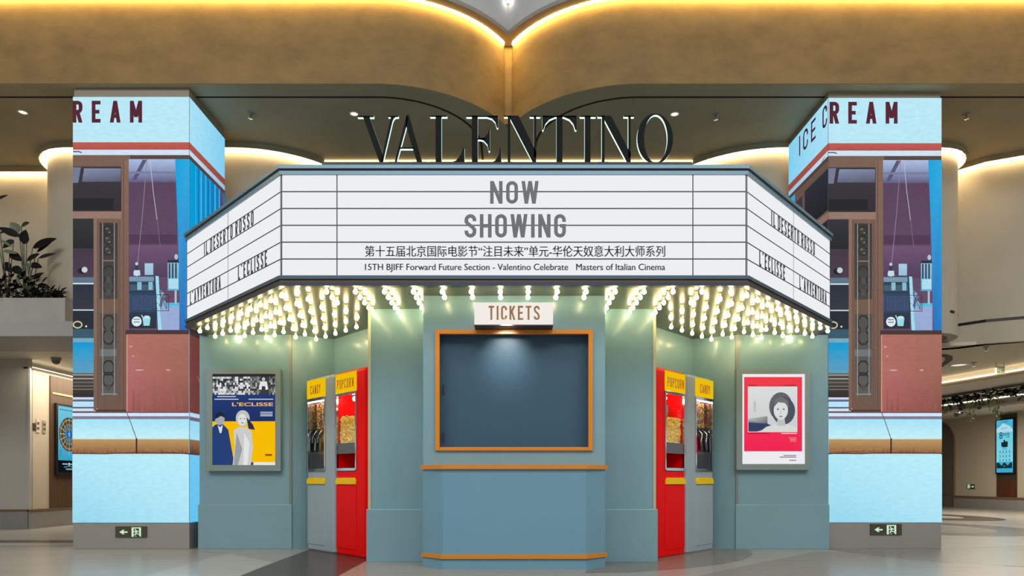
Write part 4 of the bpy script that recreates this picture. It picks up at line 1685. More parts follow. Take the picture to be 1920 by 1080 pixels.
        for i in range(14):
            for j in range(7):
                x = ix0 + 0.03 + (ix1 - ix0 - 0.06) * i / 13 + R.uniform(-0.012, 0.012)
                stuff.blob((x, 0.06 + 0.04 * j, z_at(x) + 0.010), R.uniform(0.018, 0.026), R.choice(POP), 6, 4, R.uniform(0.8, 1.1))
        sn, scat = 'popcorn', 'popcorn'
    else:
        lining = MB()
        lining.box(ix0 - 0.01, ix1 + 0.004, MD - 0.075, MD - 0.061, 1.14, 2.14, CHROME)
        lining.box(ix0 - 0.013, ix0 - 0.003, 0.03, MD - 0.08, 1.14, 2.14, CHROME)
        lining.box(ix1 + 0.001, ix1 + 0.011, 0.03, MD - 0.08, 1.14, 2.14, CHROME)
        lining.build('lining', CHROME, t, local=True)
        tubes = MB()
        xs = [ix0 + (ix1 - ix0) * q for q in ((0.22, 0.55, 0.86) if inner == 'left' else (0.18, 0.50, 0.83))]
        for x in xs:
            tb = MB()
            tb.lathe([(0.074, 1.72), (0.074, 2.14)], (x, 0.16, 0), glass_mat(), 18)
            tb.build('candy_tube', None, t, local=True)
            rows = 0
            z = 1.745
            while z < 2.10:
                for q in range(15):
                    an = 2 * PI * (q + 0.5 * (rows % 2)) / 15
                    if math.sin(an) > 0.35:
                        continue
                    stuff.blob((x + 0.057 * math.cos(an), 0.16 + 0.057 * math.sin(an), z + R.uniform(-0.003, 0.003)), 0.0125, R.choice(CANDY), 6, 4)
                z += 0.021
                rows += 1
            stuff.lathe([(0.001, 1.735), (0.05, 1.735), (0.05, 2.105), (0.001, 2.105)], (x, 0.16, 0), CANDY[4], 10)
            tp = MB()
            tp.box(x - 0.06, x + 0.06, 0.09, 0.24, 1.60, 1.72, BLACK)
            tap = tp.build('tap', BLACK, t, local=True, bevel=0.01)
            lv = MB()
            lv.tube([(x - 0.02, 0.09, 1.70), (x + 0.015, 0.05, 1.66), (x - 0.03, 0.035, 1.60), (x - 0.045, 0.04, 1.53)], [0.010, 0.009, 0.008, 0.007], CHROME)
            lv.build('lever', CHROME, tap, local=True)
            sp = MB()
            sp.add([(x - 0.035, 0.06, 1.60), (x + 0.035, 0.06, 1.60), (x + 0.035, 0.16, 1.60), (x - 0.035, 0.16, 1.60),
                    (x - 0.015, 0.05, 1.42), (x + 0.035, 0.05, 1.42), (x + 0.035, 0.10, 1.42), (x - 0.015, 0.10, 1.42)],
                   [(0, 1, 5, 4), (1, 2, 6, 5), (2, 3, 7, 6), (3, 0, 4, 7), (0, 3, 2, 1), (4, 5, 6, 7)], CHROME)
            sp.build('spout', CHROME, tap, local=True)
        b = MB()
        b.box(ix0 - 0.002, ix1 + 0.002, 0.02, 0.34, 1.145, 1.40)
        b.build('tray', DARKBOX, t, local=True, bevel=0.004)
        b = MB()
        b.box(ix0 + 0.02, ix1 - 0.02, 0.06, 0.09, 2.120, 2.132, emis('machine_strip_lamp', (255, 244, 224), 22.0))
        b.build('strip_lamp', None, t, local=True)
        sn, scat = 'candy', 'candy'
    # the food inside is its own thing
    stuff.v = [fr @ p for p in stuff.v]
    so = stuff.build(sn, None, None, smooth=True)
    tag(so, stuff_label, scat, None, 'stuff')
    return t


uL = Vector((1.136, -1.2)).normalized()
oL = Vector((-2.96, 9.85))
machine('candy', oL, uL, 'right', 'grey candy dispenser with yellow header in the alcove nearer the navy poster', 'coloured candy in the tubes of the dispenser nearer the navy poster')
machine('popcorn', oL + uL * (MW + 0.035), uL, 'right', 'red popcorn machine between the grey candy dispenser by the navy poster and the ticket window', 'yellow popcorn heaped in the red machine nearer the navy poster')
uR = Vector((1.10, 1.19)).normalized()
oR = Vector((1.815, 8.66))
machine('popcorn', oR, uR, 'left', 'red popcorn machine between the ticket window and the grey dispenser by the red poster', 'yellow popcorn heaped in the red machine nearer the red poster')
machine('candy', oR + uR * (MW + 0.03), uR, 'left', 'grey candy dispenser with yellow header in the alcove nearer the red poster', 'coloured candy in the tubes of the dispenser nearer the red poster')

# added spot without a fixture, for the soft highlight on the window panel
b = MB()
wx = X(950, D_BAY)
l = bpy.data.lights.new('window_highlight_spot', 'SPOT')
l.energy = 48
l.color = (1.0, 0.95, 0.86)
l.spot_size = 1.35
l.spot_blend = 0.9
l.shadow_soft_size = 0.10
lo = bpy.data.objects.new('window_highlight_spot', l)
lo.location = (wx, D_BAY - 0.24, Z(612, D_BAY))
lo.rotation_euler = (1.0, 0, 0)
COL.objects.link(lo)

# ------------------------------------------------------------------ passage by the planter
b = MB()
b.prism([(-16, 11.2), (-6.4, 11.2), (-6.4, 11.58), (-7.3, 11.58), (-7.3, 12.55), (-16, 12.55)], 3.36, 3.605)
struct('trim_15', b, mat('grey_ledge', (168, 166, 160), 0.6, noise=0.04))
pl = thing('planter_box', 'pale grey concrete planter box on the ledge beside the video column', 'planter', (-9.5, 11.45, 3.605))
b = MB()
x1 = X(122, 11.24)
b.box(-13, x1, 11.24, 11.29, 3.605, 4.0)
b.box(-13, x1, 11.52, 11.57, 3.605, 4.0)
b.box(x1 - 0.05, x1, 11.29, 11.52, 3.605, 4.0)
b.box(-13, -12.95, 11.29, 11.52, 3.605, 4.0)
b.build('box', mat('planter_concrete', (172, 170, 162), 0.7, noise=0.06), pl)
b = MB()
b.box(-12.95, x1 - 0.05, 11.29, 11.52, 3.62, 3.93)
b.build('soil', mat('soil', (34, 28, 22), 0.95), pl)

ZL = 3.47
b = MB()
b.box(-16, -3.5, 12.56, 24, ZL, ZL + 0.06)
struct('ceiling_left', b, mat('pale_passage_ceiling', (206, 198, 182), 0.7))
b = MB()
b.box(-16, -9.84, 13.9, 14.0, 0, ZL)
struct('wall_left_front', b, mat('grey_beige_panel', (186, 180, 168), 0.6, noise=0.04))
b = MB()
b.box(-9.95, -9.83, 14.0, 22, 0, 3.27)
struct('wall_left', b, mat('warm_beige_panel', (190, 176, 156), 0.65))
b = MB()
b.box(-9.845, -9.80, 13.88, 13.915, 0, ZL)
struct('trim_16', b, mat('pale_corner_metal', (196, 190, 176), 0.4, metal=0.3))
b = MB()
b.box(-9.95, -9.80, 13.9, 22, 3.27, 3.30)
struct('trim_17', b, mat('brown_wood_trim', (110, 88, 62), 0.5))
b = MB()
b.box(-9.93, -9.88, 14.0, 22, 3.305, 3.33)
struct('trim_18', b, emis('passage_cove', (255, 240, 208), 5.0))
b = MB()
b.box(-10.4, -10.36, 14.0, 22, 3.0, ZL)
b.box(-10.4, -9.95, 13.99, 14.02, 3.0, ZL)
struct('trim_30', b, mat('cove_face', (236, 230, 214), 0.7))
BASE = mat('stone_baseboard', (140, 136, 130), 0.5, noise=0.08)
b = MB()
b.box(-16, -9.82, 13.86, 13.9, 0, 0.36)
struct('baseboard_left', b, BASE)
b = MB()
b.box(-9.83, -9.79, 13.86, 22, 0, 0.36)
struct('baseboard_passage', b, BASE)
b = MB()
b.box(-16, -9.81, 13.85, 13.9, 0.36, 0.40)
b.box(-9.83, -9.78, 13.85, 22, 0.36, 0.40)
struct('trim_19', b, mat('brown_wood_trim', (110, 88, 62), 0.5))
b = MB()
b.box(-16, -3, 22, 22.1, 0, ZL)
struct('wall_far_left', b, WALLP)
b = MB()
b.box(-9.83, -9.80, 14.5, 15.6, 0.42, 3.22)
struct('trim_20', b, mat('dark_wood_slats', (86, 62, 42), 0.5, noise=0.25, nscale=3, stretch=(1, 14, 0.3)))
b = MB()
b.box(-9.795, -9.775, 14.56, 15.55, 2.84, 2.87)
struct('trim_21', b, emis('passage_line_lamp', (255, 214, 130), 2.5))
# wall switches
for k, (ya, yb_, za, zb_, c, lab) in enumerate(((14.00, 14.08, 2.02, 2.17, (70, 52, 40), 'small dark brown switch plate nearest the passage corner'),
                                                 (14.09, 14.19, 1.98, 2.26, (196, 188, 172), 'taller pale switch plate between two others in the passage'),
                                                 (14.28, 14.38, 1.98, 2.25, (160, 146, 124), 'tan switch plate nearest the passage screen'))):
    s_ = thing('switch_plate', lab, 'switch', (-9.83, (ya + yb_) / 2, za))
    b = MB()
    b.box(-9.83, -9.815, ya, yb_, za, zb_)
    b.build('plate', mat('switch_plate_%d' % k, c, 0.4), s_)
    b = MB()
    for q in (0.25, 0.62):
        b.box(-9.815, -9.808, ya + 0.02, yb_ - 0.02, za + (zb_ - za) * q, za + (zb_ - za) * (q + 0.16))
    b.build('button', mat('switch_button', (96, 84, 70), 0.4), s_)


def wall_display(label, o, u, w, z0, z1, lower, draw, art_h):
    """portrait display on a wall: o = viewer's left lower corner on the wall line"""
    u = Vector((u[0], u[1], 0)).normalized()
    n = Vector((u.y, -u.x, 0))
    o = Vector((o[0], o[1], 0))
    t = thing('display_screen', label, 'screen', o + Vector((0, 0, z0)))
    b = MB()
    bw = 0.05
    z = Vector((0, 0, 1))

    def slab(u0, u1, a, c, off0, off1, m):
        p = [o + u * u0 + z * a, o + u * u1 + z * a, o + u * u1 + z * c, o + u * u0 + z * c]
        b.add([q + n * off0 for q in p] + [q + n * off1 for q in p], [(4, 5, 6, 7), (0, 1, 5, 4), (1, 2, 6, 5), (2, 3, 7, 6), (3, 0, 4, 7)], m)
    slab(-bw, w + bw, z0 - bw, z1 + bw, 0.0, 0.05, BLACK)
    b.build('bezel', None, t)
    a = Art(lambda x, y, k: o + u * (x * w) + z * (z1 - y * (z1 - z0)) + n * (0.051 + 0.0001 * k), screen_mat('wall_display_picture', 0.95, 0.03, 6.0))
    draw(a)
    a.mb.build('display_face', None, t)
    return t


def draw_rosette(a):
    a.rect(0, 1, 0, 0.82, (120, 206, 230), (60, 160, 200))
    a.rect(0, 1, 0.82, 1, (14, 18, 24))
    for k in range(10):
        a.rect(0.08 + 0.085 * k, 0.13 + 0.085 * k, 0.045, 0.062, (40, 90, 110))
    for r_, c in ((0.47, (78, 66, 44)), (0.43, (150, 120, 72)), (0.37, (70, 62, 44)), (0.30, (128, 104, 66)), (0.24, (58, 84, 96)), (0.18, (110, 96, 66)), (0.13, (30, 96, 180)), (0.06, (80, 160, 220))):
        a.ell(0.5, 0.42, r_, r_ * 0.56, c)
    for k in range(16):
        an = 2 * PI * k / 16
        a.line([(0.5 + 0.14 * math.cos(an), 0.42 + 0.078 * math.sin(an)), (0.5 + 0.45 * math.cos(an), 0.42 + 0.25 * math.sin(an))], 0.012, (150, 190, 190))
    a.line([(0.5, 0.14), (0.5, 0.74)], 0.015, (150, 214, 230))
    for k in range(4):
        a.rect(0.05, 0.15, 0.66 + 0.03 * k, 0.67 + 0.03 * k, (40, 120, 150))
    a.ell(0.5, 0.875, 0.05, 0.022, (150, 214, 230))
    a.rect(0.18, 0.43, 0.865, 0.885, (150, 190, 200))
    a.rect(0.57, 0.84, 0.865, 0.885, (150, 190, 200))
    a.line([(0.25, 0.925), (0.5, 0.905), (0.75, 0.925)], 0.008, (150, 190, 200))
    a.rect(0.34, 0.66, 0.94, 0.965, (120, 150, 160))


wall_display('tall wall screen with a round ring pattern in the passage by the planter', (-9.83 + 0.035, 14.66), (0, 1), 0.72, 1.17, 2.60, 0, draw_rosette, 1)

# ceiling camera over the passage
dc = thing('dome_camera', 'pale dome camera under the passage ceiling by the planter', 'camera', (X(105, 13.8), 13.8, ZL))
b = MB()
b.lathe([(0.0001, 0), (0.095, 0), (0.095, -0.03), (0.085, -0.045)], (X(105, 13.8), 13.8, ZL), mat('camera_grey', (150, 148, 142), 0.4), 20)
b.build('mount', None, dc)
b = MB()
b.lathe([(0.075, -0.04), (0.075, -0.08), (0.055, -0.12), (0.0001, -0.14)], (X(105, 13.8), 13.8, ZL), mat('camera_dome', (110, 108, 104), 0.2), 20)
b.build('dome', None, dc)

# ------------------------------------------------------------------ open area beyond the ICE CREAM column
ZR = 3.42
cove = [(8.6, 19.2), (9.6, 17.9), (10.25, 16.4), (10.75, 14.34), (11.0, 12.6)]
b = MB()
b.prism([(3.5, 12.31), (7.9, 12.31), (8.2, 12.25), (9.0, 11.95), (10.3, 11.62), (12.0, 11.5)] + cove[::-1] + [(3.5, 19.2)], ZR, ZR + 0.06)
struct('ceiling_right', b, mat('cream_passage_ceiling', (214, 204, 180), 0.7))
b = MB()
b.prism(cove + [(18.5, 12.6), (18.5, 30), (3.5, 30), (3.5, 19.2)], 3.25, 3.30)
struct('ceiling_right_lower', b, mat('pale_passage_ceiling', (206, 198, 182), 0.7))
b = MB()
b.wall(offset_path(cove, 0.02), 0.05, 3.25, ZR + 0.05)
struct('trim_22', b, mat('cove_face', (236, 230, 214), 0.7))
b = MB()
b.wall(offset_path(cove, -0.14), 0.04, 3.30, 3.32)
struct('trim_23', b, emis('passage_cove', (255, 240, 208), 5.0))
b = MB()
b.wall(offset_path(cove, -0.19), 0.20, 3.235, 3.262)
struct('trim_24', b, mat('tan_cove_lip', (176, 152, 116), 0.6))
wp0, wp1 = (16.2, 26.3), (16.85, 18.5)
b = MB()
b.wall([wp0, wp1], 0.2, 0, 3.25)
struct('wall_right', b, mat('warm_beige_panel', (190, 176, 156), 0.65))
b = MB()
b.box(3.5, 18.5, 30, 30.1, 0, 3.3)
struct('wall_far_right', b, WALLP)


def on_wall(px, off=0.0):
    k = (px - 960) / F
    dx, dy = wp1[0] - wp0[0], wp1[1] - wp0[1]
    t_ = (k * wp0[1] - wp0[0]) / (dx - k * dy)
    n = Vector((dy, -dx)).normalized()
    return Vector((wp0[0] + dx * t_, wp0[1] + dy * t_)) + n * off


def wall_slab(mb, xa, xb, z0, z1, off, m=None):
    a, c = on_wall(xa), on_wall(xb)
    d = (c - a).normalized()
    n = Vector((d.y, -d.x))
    p = [a, c, c + n * off, a + n * off]
    mb.prism([(q.x, q.y) for q in p], z0, z1, m)


b = MB()
wall_slab(b, 1791, 1960, 0, 0.36, 0.05)
struct('baseboard_right', b, BASE)
b = MB()
wall_slab(b, 1791, 1960, 0.36, 0.43, 0.07)
struct('trim_25', b, mat('brown_wood_trim', (110, 88, 62), 0.5))
b = MB()
wall_slab(b, 1869.5, 1907.5, 0.44, 3.2, 0.02)
struct('trim_26', b, mat('dark_gloss_panel', (66, 58, 50), 0.15))
b = MB()
wall_slab(b, 1870.5, 1906.5, 0.44, 0.98, 0.04)
struct('trim_27', b, mat('red_brown_wood', (84, 46, 28), 0.4, noise=0.3, nscale=2.5, stretch=(8, 8, 0.4)))
# arched doorway: a flat sheet, the shade of its recess put into the colour
dp, dq = on_wall(1760), on_wall(1790)
dd = (dq - dp)
dw = dd.length
dd.normalize()
dn = Vector((dd.y, -dd.x))
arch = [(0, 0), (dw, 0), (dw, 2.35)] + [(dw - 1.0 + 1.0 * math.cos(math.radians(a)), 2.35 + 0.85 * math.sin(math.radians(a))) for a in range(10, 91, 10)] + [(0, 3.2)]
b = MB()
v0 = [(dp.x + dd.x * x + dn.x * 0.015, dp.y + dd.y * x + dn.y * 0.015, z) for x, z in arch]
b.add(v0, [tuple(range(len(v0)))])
struct('door_1', b, mat('doorway_painted_shade', (104, 96, 82), 0.7))
b = MB()
b.tube([(dp.x + dd.x * x + dn.x * 0.02, dp.y + dd.y * x + dn.y * 0.02, z) for x, z in arch[1:]], 0.04, mat('brown_wood_trim', (110, 88, 62), 0.5))
struct('trim_28', b)
b = MB()
wall_slab(b, 1760, 1788, 0.42, 0.52, 0.03)
struct('trim_29', b, mat('brown_wood_trim', (110, 88, 62), 0.5))


def draw_eight(a):
    a.rect(0, 1, 0, 1, (72, 182, 216), (60, 170, 208))
    a.poly([(0, 0.16), (0.2, 0.12), (0.4, 0.05), (0.6, 0.09), (0.85, 0.13), (1, 0.2), (1, 0.24), (0, 0.24)], (176, 222, 236))
    a.rect(0, 1, 0.23, 0.80, (112, 206, 228), (128, 216, 232))
    a.line([(0.3, 0.05), (0.7, 0.03)], 0.012, (50, 84, 96))
    a.line([(0.28, 0.165), (0.66, 0.145)], 0.01, (90, 150, 168))
    a.text('8', 0.18, 0.38, 0.225, 0.355, (24, 74, 88), 0.30, 0.4)
    for k in range(4):
        x = 0.40 + 0.105 * k
        a.rect(x, x + 0.085, 0.255, 0.268, (30, 84, 98))
        a.rect(x + 0.03, x + 0.05, 0.245, 0.30, (30, 84, 98))
        a.rect(x, x + 0.085, 0.285, 0.298, (30, 84, 98))
    a.rect(0.62, 0.82, 0.32, 0.332, (40, 90, 104))
    for x, y, w, h in ((0.30, 0.42, 0.16, 0.08), (0.44, 0.38, 0.10, 0.12), (0.52, 0.41, 0.18, 0.10), (0.36, 0.47, 0.30, 0.05)):
        a.rect(x, x + w, y, y + h, (26, 44, 50))
    a.rect(0.36, 0.66, 0.545, 0.555, (50, 110, 124))
    for r_ in range(3):
        for c in range(4):
            x, y = 0.18 + 0.19 * c, 0.58 + 0.08 * r_
            a.ell(x + 0.05, y + 0.015, 0.03, 0.014, (40, 104, 120), 8)
            a.rect(x, x + 0.11, y + 0.036, y + 0.048, (48, 112, 126))
    a.poly([(0.02, 0.82), (0.14, 0.80), (0.32, 0.87), (0.5, 0.80), (0.7, 0.87), (0.88, 0.80), (0.96, 0.82), (0.96, 0.92), (0.02, 0.92)], (22, 50, 52))
    a.rect(0.42, 0.56, 0.86, 0.90, (50, 92, 92))


pa, pb = on_wall(1872.5, 0.03), on_wall(1903.5, 0.03)
wall_display('tall wall screen with a large numeral 8 on pale blue beyond the ivy beam', (pa.x, pa.y), ((pb - pa).x, (pb - pa).y), (pb - pa).length, 1.25, 3.0, 0, draw_eight, 1)
ea, eb = on_wall(1813.5, 0.005), on_wall(1828, 0.005)
exit_sign('small green exit plate low on the beige wall near the arched doorway', (ea.x, ea.y, 0.68), ((eb - ea).x, (eb - ea).y, 0), (eb - ea).length, 0.17, 'right')
# bullet camera under the ivy beam
bc = thing('wall_camera', 'small dark camera under the ivy beam by the arched doorway', 'camera', (X(1795, 19.5), 19.5, 2.85))
b = MB()
b.tube([(X(1796, 19.5), 19.5, 2.92), (X(1796, 19.5), 19.5, 2.99)], 0.03, BLACK)
b.build('bracket', BLACK, bc)
b = MB()
b.tube([(X(1796, 19.5) + 0.12, 19.55, 2.93), (X(1796, 19.5) - 0.10, 19.42, 2.86)], [0.05, 0.065], BLACK, 12)
b.build('body', BLACK, bc)

# ivy beam with a light line
bp0, bp1 = Vector((11.2, 21.0)), Vector((12.35, 12.8))
iv = thing('planter_beam', 'long hanging planter beam with a light line, carrying ivy, beyond the ICE CREAM column', 'planter', (11.7, 17, 2.84))
bd = (bp1 - bp0).normalized()
bn = Vector((bd.y, -bd.x))


def bpt(s, off):
    q = bp0 + (bp1 - bp0) * s + bn * off
    return (q.x, q.y)


b = MB()
b.prism([bpt(0, 0), bpt(1, 0), bpt(1, -0.4), bpt(0, -0.4)], 2.84, 3.10)
b.build('beam', mat('taupe_beam', (132, 122, 110), 0.6), iv)
b = MB()
b.prism([bpt(0, 0.02), bpt(1, 0.02), bpt(1, 0), bpt(0, 0)], 2.985, 3.015)
b.build('light_line', emis('beam_line_lamp', (255, 246, 224), 2.2), iv)

LEAFD = [mat('leaf_dark', (30, 42, 30), 0.5), mat('leaf_green', (48, 66, 40), 0.5), mat('leaf_pale', (120, 138, 84), 0.5)]


def leaf(mb, base, d, length, width, droop, m, up=Vector((0, 0, 1)), n=6):
    """one leaf blade: curved along its midrib, widest near the middle, folded slightly"""
    base, d = Vector(base), Vector(d).normalized()
    side = d.cross(up)
    if side.length < 0.05:
        side = d.cross(Vector((1, 0, 0)))
    side.normalize()
    nrm = side.cross(d).normalized()
    rows = []
    p = base.copy()
    dr = d.copy()
    for i in range(n + 1):
        t_ = i / n
        w = width * 0.5 * (math.sin(PI * min(1, t_ ** 0.8)) ** 0.8 if 0 < t_ < 1 else 0.02)
        rows.append((p - side * w + nrm * w * 0.18, p.copy(), p + side * w + nrm * w * 0.18))
        dr = (dr - Vector((0, 0, droop / n))).normalized()
        p = p + dr * (length / n)
    v = [q for r_ in rows for q in r_]
    f = []
    for i in range(n):
        f += [(3 * i, 3 * i + 1, 3 * i + 4, 3 * i + 3), (3 * i + 1, 3 * i + 2, 3 * i + 5, 3 * i + 4)]
    mb.add(v, f, m, smooth=True)


b = MB()
for k in range(2200):
    s_ = R.random()
    q = bpt(s_, R.uniform(-0.32, 0.10))
    hgt = 0.32 * (0.55 + 0.45 * math.sin(s_ * 37) * math.sin(s_ * 11 + 1))
    z = R.uniform(3.02, 3.17) if R.random() < 0.85 else 3.06 - R.uniform(0, 0.14)
    leaf(b, (q[0], q[1], z), (R.uniform(-1, 1), R.uniform(-1, 1), R.uniform(-0.6, 0.8)), R.uniform(0.10, 0.18), R.uniform(0.07, 0.12), 0.6, R.choice(LEAFD[:2] + LEAFD[:1]), n=3)
o = b.build('ivy', None, None)
tag(o, 'dark green ivy growing along the top of the planter beam', 'ivy', None, 'stuff')
for lab, px, ln, cm in (('short pale ivy strand hanging at the end nearest the column', 1772, 0.28, 2), ('faint thin ivy strand beside the longest pale one', 1806, 0.30, 1),
                        ('long pale green ivy strand second from the column', 1823, 0.52, 2), ('small dark ivy tuft between two pale strands', 1842, 0.22, 1),
                        ('bushy pale green ivy strand nearest the screen with the numeral', 1872, 0.55, 2)):
    k = (px - 960) / F
    dx, dy = bp1 - bp0
    t_ = (k * bp0[1] - bp0[0]) / (dx - k * dy)
    q = Vector(bpt(t_, 0.07))
    b = MB()
    b.tube([(q.x, q.y, 3.1), (q.x, q.y, 2.98 - ln)], 0.006, LEAFD[1], 5)
    for j in range(int(80 * ln) + 8):
        z = 3.02 - ln * R.random()
        leaf(b, (q.x + R.uniform(-0.09, 0.09), q.y + R.uniform(-0.09, 0.09), z), (R.uniform(-1, 1), R.uniform(-1, 1), R.uniform(-0.9, 0.1)), R.uniform(0.06, 0.11), R.uniform(0.05, 0.08), 0.7, LEAFD[cm], n=3)
    o = b.build('ivy_strand', None, None)
    tag(o, lab, 'ivy', 'ivy strands hanging from the planter beam')

# things on the passage ceiling
def spr(label, px, py, z):
    d = (z - EYE) * F / (HORIZON - py)
    c = Vector((X(px, d), d, z))
    t_ = thing('sprinkler', label, 'sprinkler', c)
    b = MB()
    b.lathe([(0.0001, 0), (0.055, 0), (0.05, -0.012), (0.02, -0.016)], c, mat('sprinkler_plate', (150, 146, 138), 0.4), 16)
    b.build('plate', None, t_)
    b = MB()
    b.tube([c + Vector((0, 0, -0.012)), c + Vector((0, 0, -0.07))], 0.014, CHROME, 8)
    b.lathe([(0.0001, -0.07), (0.035, -0.07), (0.035, -0.076), (0.0001, -0.076)], c, CHROME, 12)
    b.build('nozzle', None, t_)


spr('sprinkler on the cream ceiling close to the curved bulkhead', 1849, 650, ZR)
spr('sprinkler on the cream ceiling beside the flat downlight', 1826, 680, ZR)
spr('sprinkler on the olive ceiling between the planter column and the black letters', 470, 213, ZC)
spr('sprinkler on the olive ceiling just inside the ICE CREAM column', 1342, 215, ZC)
spr('sprinkler on the olive ceiling beyond the outer side of the ICE CREAM column', 1812, 214, ZC)


def downlight(label, px, py, z, r=0.09, s=3.0):
    d = (z - EYE) * F / (HORIZON - py)
    c = Vector((X(px, d), d, z))
    t_ = thing('downlight', label, 'downlight', c)
    b = MB()
    b.lathe([(r * 0.72, -0.002), (r * 0.8, -0.012), (r, -0.010), (r, 0)], c, mat('downlight_rim', (220, 218, 210), 0.4), 24)
    b.build('rim', None, t_)
    b = MB()
    b.lathe([(0.0001, -0.004), (r * 0.74, -0.004)], c, emis('downlight_lamp_%s' % s, (255, 248, 235), s), 24)
    b.build('lamp', None, t_)


downlight('round recessed downlight in the olive ceiling beyond the planter column', 43, 210, ZC, 0.075, 1.1)
downlight('round recessed downlight in the olive ceiling above the first black letter', 664, 213, ZC, 0.075, 1.1)
downlight('round recessed downlight in the olive ceiling above the last black letter', 1265, 213.5, ZC, 0.075, 1.1)
downlight('wide flat downlight in the cream passage ceiling', 1798, 684, ZR, 0.19, 0.9)
# lamp at the meeting of the two upper lobes
c = W(953, 2, 10.50)
t_ = thing('spot_lamp', 'small bright spot lamp where the two upper ceiling lobes meet', 'lamp', c)
b = MB()
b.blob(c, 0.028, emis('spot_lamp_glow', (255, 246, 236), 14.0), 12, 8)
b.build('bulb', None, t_)
b = MB()
b.tube([c + Vector((0, 0.03, 0.02)), c + Vector((0, 0.17, 0.06))], 0.02, STEEL)
b.build('arm', None, t_)
# black curved air slot in the cream ceiling
t_ = MB()
po = [(7.9, 13.08), (8.2, 13.10), (8.42, 13.18), (8.62, 13.36), (8.82, 13.66), (9.0, 14.08), (9.2, 14.64), (9.34, 15.2), (9.18, 15.2), (9.03, 14.45), (8.86, 14.02), (8.70, 13.70), (8.52, 13.44), (8.36, 13.30), (8.16, 13.22), (7.9, 13.20)]
t_.prism(po, ZR - 0.015, ZR - 0.001)
o = t_.build('air_slot', mat('air_slot_black', (28, 26, 24), 0.6), None)
tag(o, 'black curved air slot in the cream ceiling beside the ICE CREAM column', 'air vent')
# hanging exit sign
hd = 14.0
hx = X(1875, hd)
t_ = thing('hanging_exit_sign', 'pale exit sign hanging from the cream ceiling on two rods', 'exit sign', (hx, hd, ZR))
b = MB()
b.box(hx - 0.09, hx + 0.09, hd - 0.015, hd + 0.015, Z(702, hd), Z(687, hd))
b.build('plate', mat('hanging_sign_plate', (206, 206, 170), 0.3), t_)
for sx in (-0.08, 0.08):
    b = MB()
    b.tube([(hx + sx, hd, Z(687, hd)), (hx + sx, hd, ZR)], 0.006, STEEL, 6)
    b.build('rod', None, t_)
a = Art(lambda x, y, k: Vector((hx - 0.085 + 0.17 * x, hd - 0.016 - 0.0003 * k, Z(687, hd) - (Z(687, hd) - Z(702, hd)) * y)), screen_mat('exit_legend', 0.9, 0.02))
a.rect(0.08, 0.40, 0.2, 0.8, (120, 140, 96))
a.poly([(0.2, 0.3), (0.3, 0.3), (0.34, 0.7), (0.26, 0.7), (0.25, 0.5), (0.18, 0.7), (0.12, 0.7)], (216, 222, 186))
a.poly([(0.9, 0.5), (0.76, 0.25), (0.76, 0.42), (0.56, 0.42), (0.56, 0.58), (0.76, 0.58), (0.76, 0.75)], (120, 140, 96))
a.mb.build('pictogram', None, t_)

# area lights without fixtures, added to brighten the two passages
area('passage_fill', (-9.0, 15.5, 3.3), (0, 0, 0), 1.5, 4, 160, (1.0, 0.88, 0.70))
area('passage_fill', (13.5, 19.0, 3.1), (0, 0, 0), 3, 5, 330, (1.0, 0.92, 0.78))
area('passage_fill', (9.2, 14.5, 3.3), (0, 0, 0), 1.5, 3, 90, (1.0, 0.90, 0.74))

# ------------------------------------------------------------------ plants in the planter
PM = [mat('rubber_leaf_dark', (22, 16, 16), 0.5, spec=0.2), mat('rubber_leaf_green', (34, 42, 32), 0.5, spec=0.25), mat('variegated_leaf', (100, 114, 88), 0.5)]
STM = mat('plant_stem', (92, 92, 70), 0.6)
yp = 11.42
ZSOIL = 3.93


def plant(label, px, stems, name='rubber_plant'):
    d = yp
    base = Vector((X(px, d), d, ZSOIL))
    t_ = thing(name, label, 'plant', base)
    for (tx, ty, lx, ly, ln, wd, m, dep) in stems:
        # stem to (tx,ty), leaf from there towards (lx,ly)
        tip = W(tx, ty, d + dep)
        mid_ = base.lerp(tip, 0.5) + Vector((0, 0, 0.08))
        b = MB()
        b.tube([base, mid_, tip], [0.010, 0.008, 0.006], STM, 6)
        s_ = b.build('stem', None, t_)
        e = W(lx, ly, d + dep - 0.05)
        dv = e - tip
        b = MB()
        leaf(b, tip, dv, dv.length * ln, wd, 0.12, m, up=Vector((0, -1, 0.35)), n=8)
        b.build('leaf', None, s_)


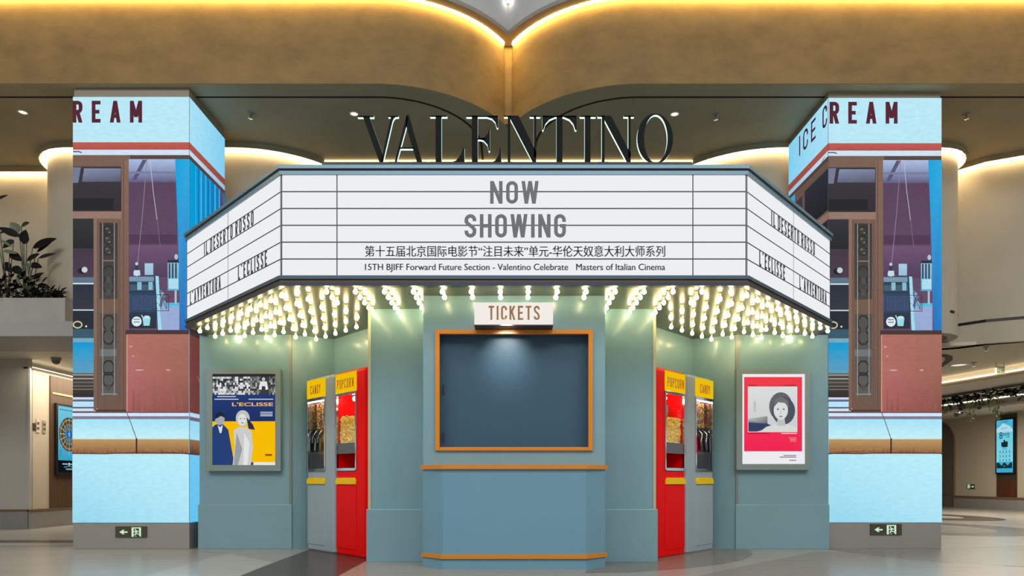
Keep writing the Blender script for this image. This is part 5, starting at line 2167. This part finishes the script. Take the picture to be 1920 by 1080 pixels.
plant('dark rubber plant with broad upright leaves in the planter nearest the column', 47, [
    (50, 455, 42, 440, 1.0, 0.15, PM[0], 0.02), (37, 444, -2, 424, 1.0, 0.13, PM[0], -0.02), (45, 458, 48, 435, 1.2, 0.20, PM[0], -0.05), (36, 436, 22, 418, 1.1, 0.16, PM[2], 0.05),
    (40, 424, 54, 417, 1.1, 0.10, PM[1], 0.08), (61, 465, 106, 444, 1.0, 0.16, PM[0], 0.0), (69, 473, 100, 449, 0.9, 0.09, PM[0], 0.04)])
plant('dark leafy plant with narrow leaves leaning towards the column', 58, [
    (50, 489, 74, 474, 1.0, 0.11, PM[0], -0.04), (72, 484, 104, 473, 1.0, 0.08, PM[1], 0.03), (56, 496, 80, 500, 1.0, 0.12, PM[0], -0.02), (60, 520, 83, 510, 1.0, 0.07, PM[0], 0.0),
    (70, 534, 95, 538, 1.0, 0.10, PM[0], 0.02), (78, 530, 90, 518, 1.0, 0.05, PM[1], 0.05), (42, 500, 60, 496, 1.0, 0.09, PM[2], 0.0)])
plant('low dark spreading plant at the end of the planter farthest from the column', 15, [
    (26, 450, 4, 465, 1.0, 0.14, PM[1], 0.02), (18, 474, 42, 488, 1.0, 0.14, PM[0], -0.03), (8, 492, 22, 510, 1.0, 0.14, PM[0], 0.0), (24, 500, 44, 514, 1.0, 0.14, PM[0], 0.03),
    (-4, 448, 26, 462, 1.0, 0.05, PM[2], -0.05), (-8, 375, 15, 364, 1.0, 0.07, PM[1], 0.0), (-6, 440, 12, 432, 1.0, 0.05, PM[1], 0.05), (5, 470, 36, 474, 0.9, 0.07, PM[2], -0.06)])
b = MB()
for k in range(620):
    px = R.uniform(-40, 118)
    top = 520 if px < 70 else 545
    py = R.uniform(top, 564)
    q = W(px, py, R.uniform(11.26, 11.5))
    if q.x > x1 - 0.06:
        continue
    leaf(b, q, (R.uniform(-1, 1), R.uniform(-0.15, 0.3), R.uniform(-0.1, 0.9)), R.uniform(0.06, 0.15), R.uniform(0.03, 0.08), 0.5, R.choice(PM + [PM[1], PM[0], PM[1]]), n=3)
for k in range(60):
    px = R.uniform(-40, 110)
    q = W(px, R.uniform(535, 560), R.uniform(11.32, 11.5))
    b.tube([(q.x, q.y, ZSOIL), q], 0.004, STM, 4)
o = b.build('foliage', None, None)
tag(o, 'low mixed green foliage filling the planter beneath the taller plants', 'foliage', None, 'stuff')
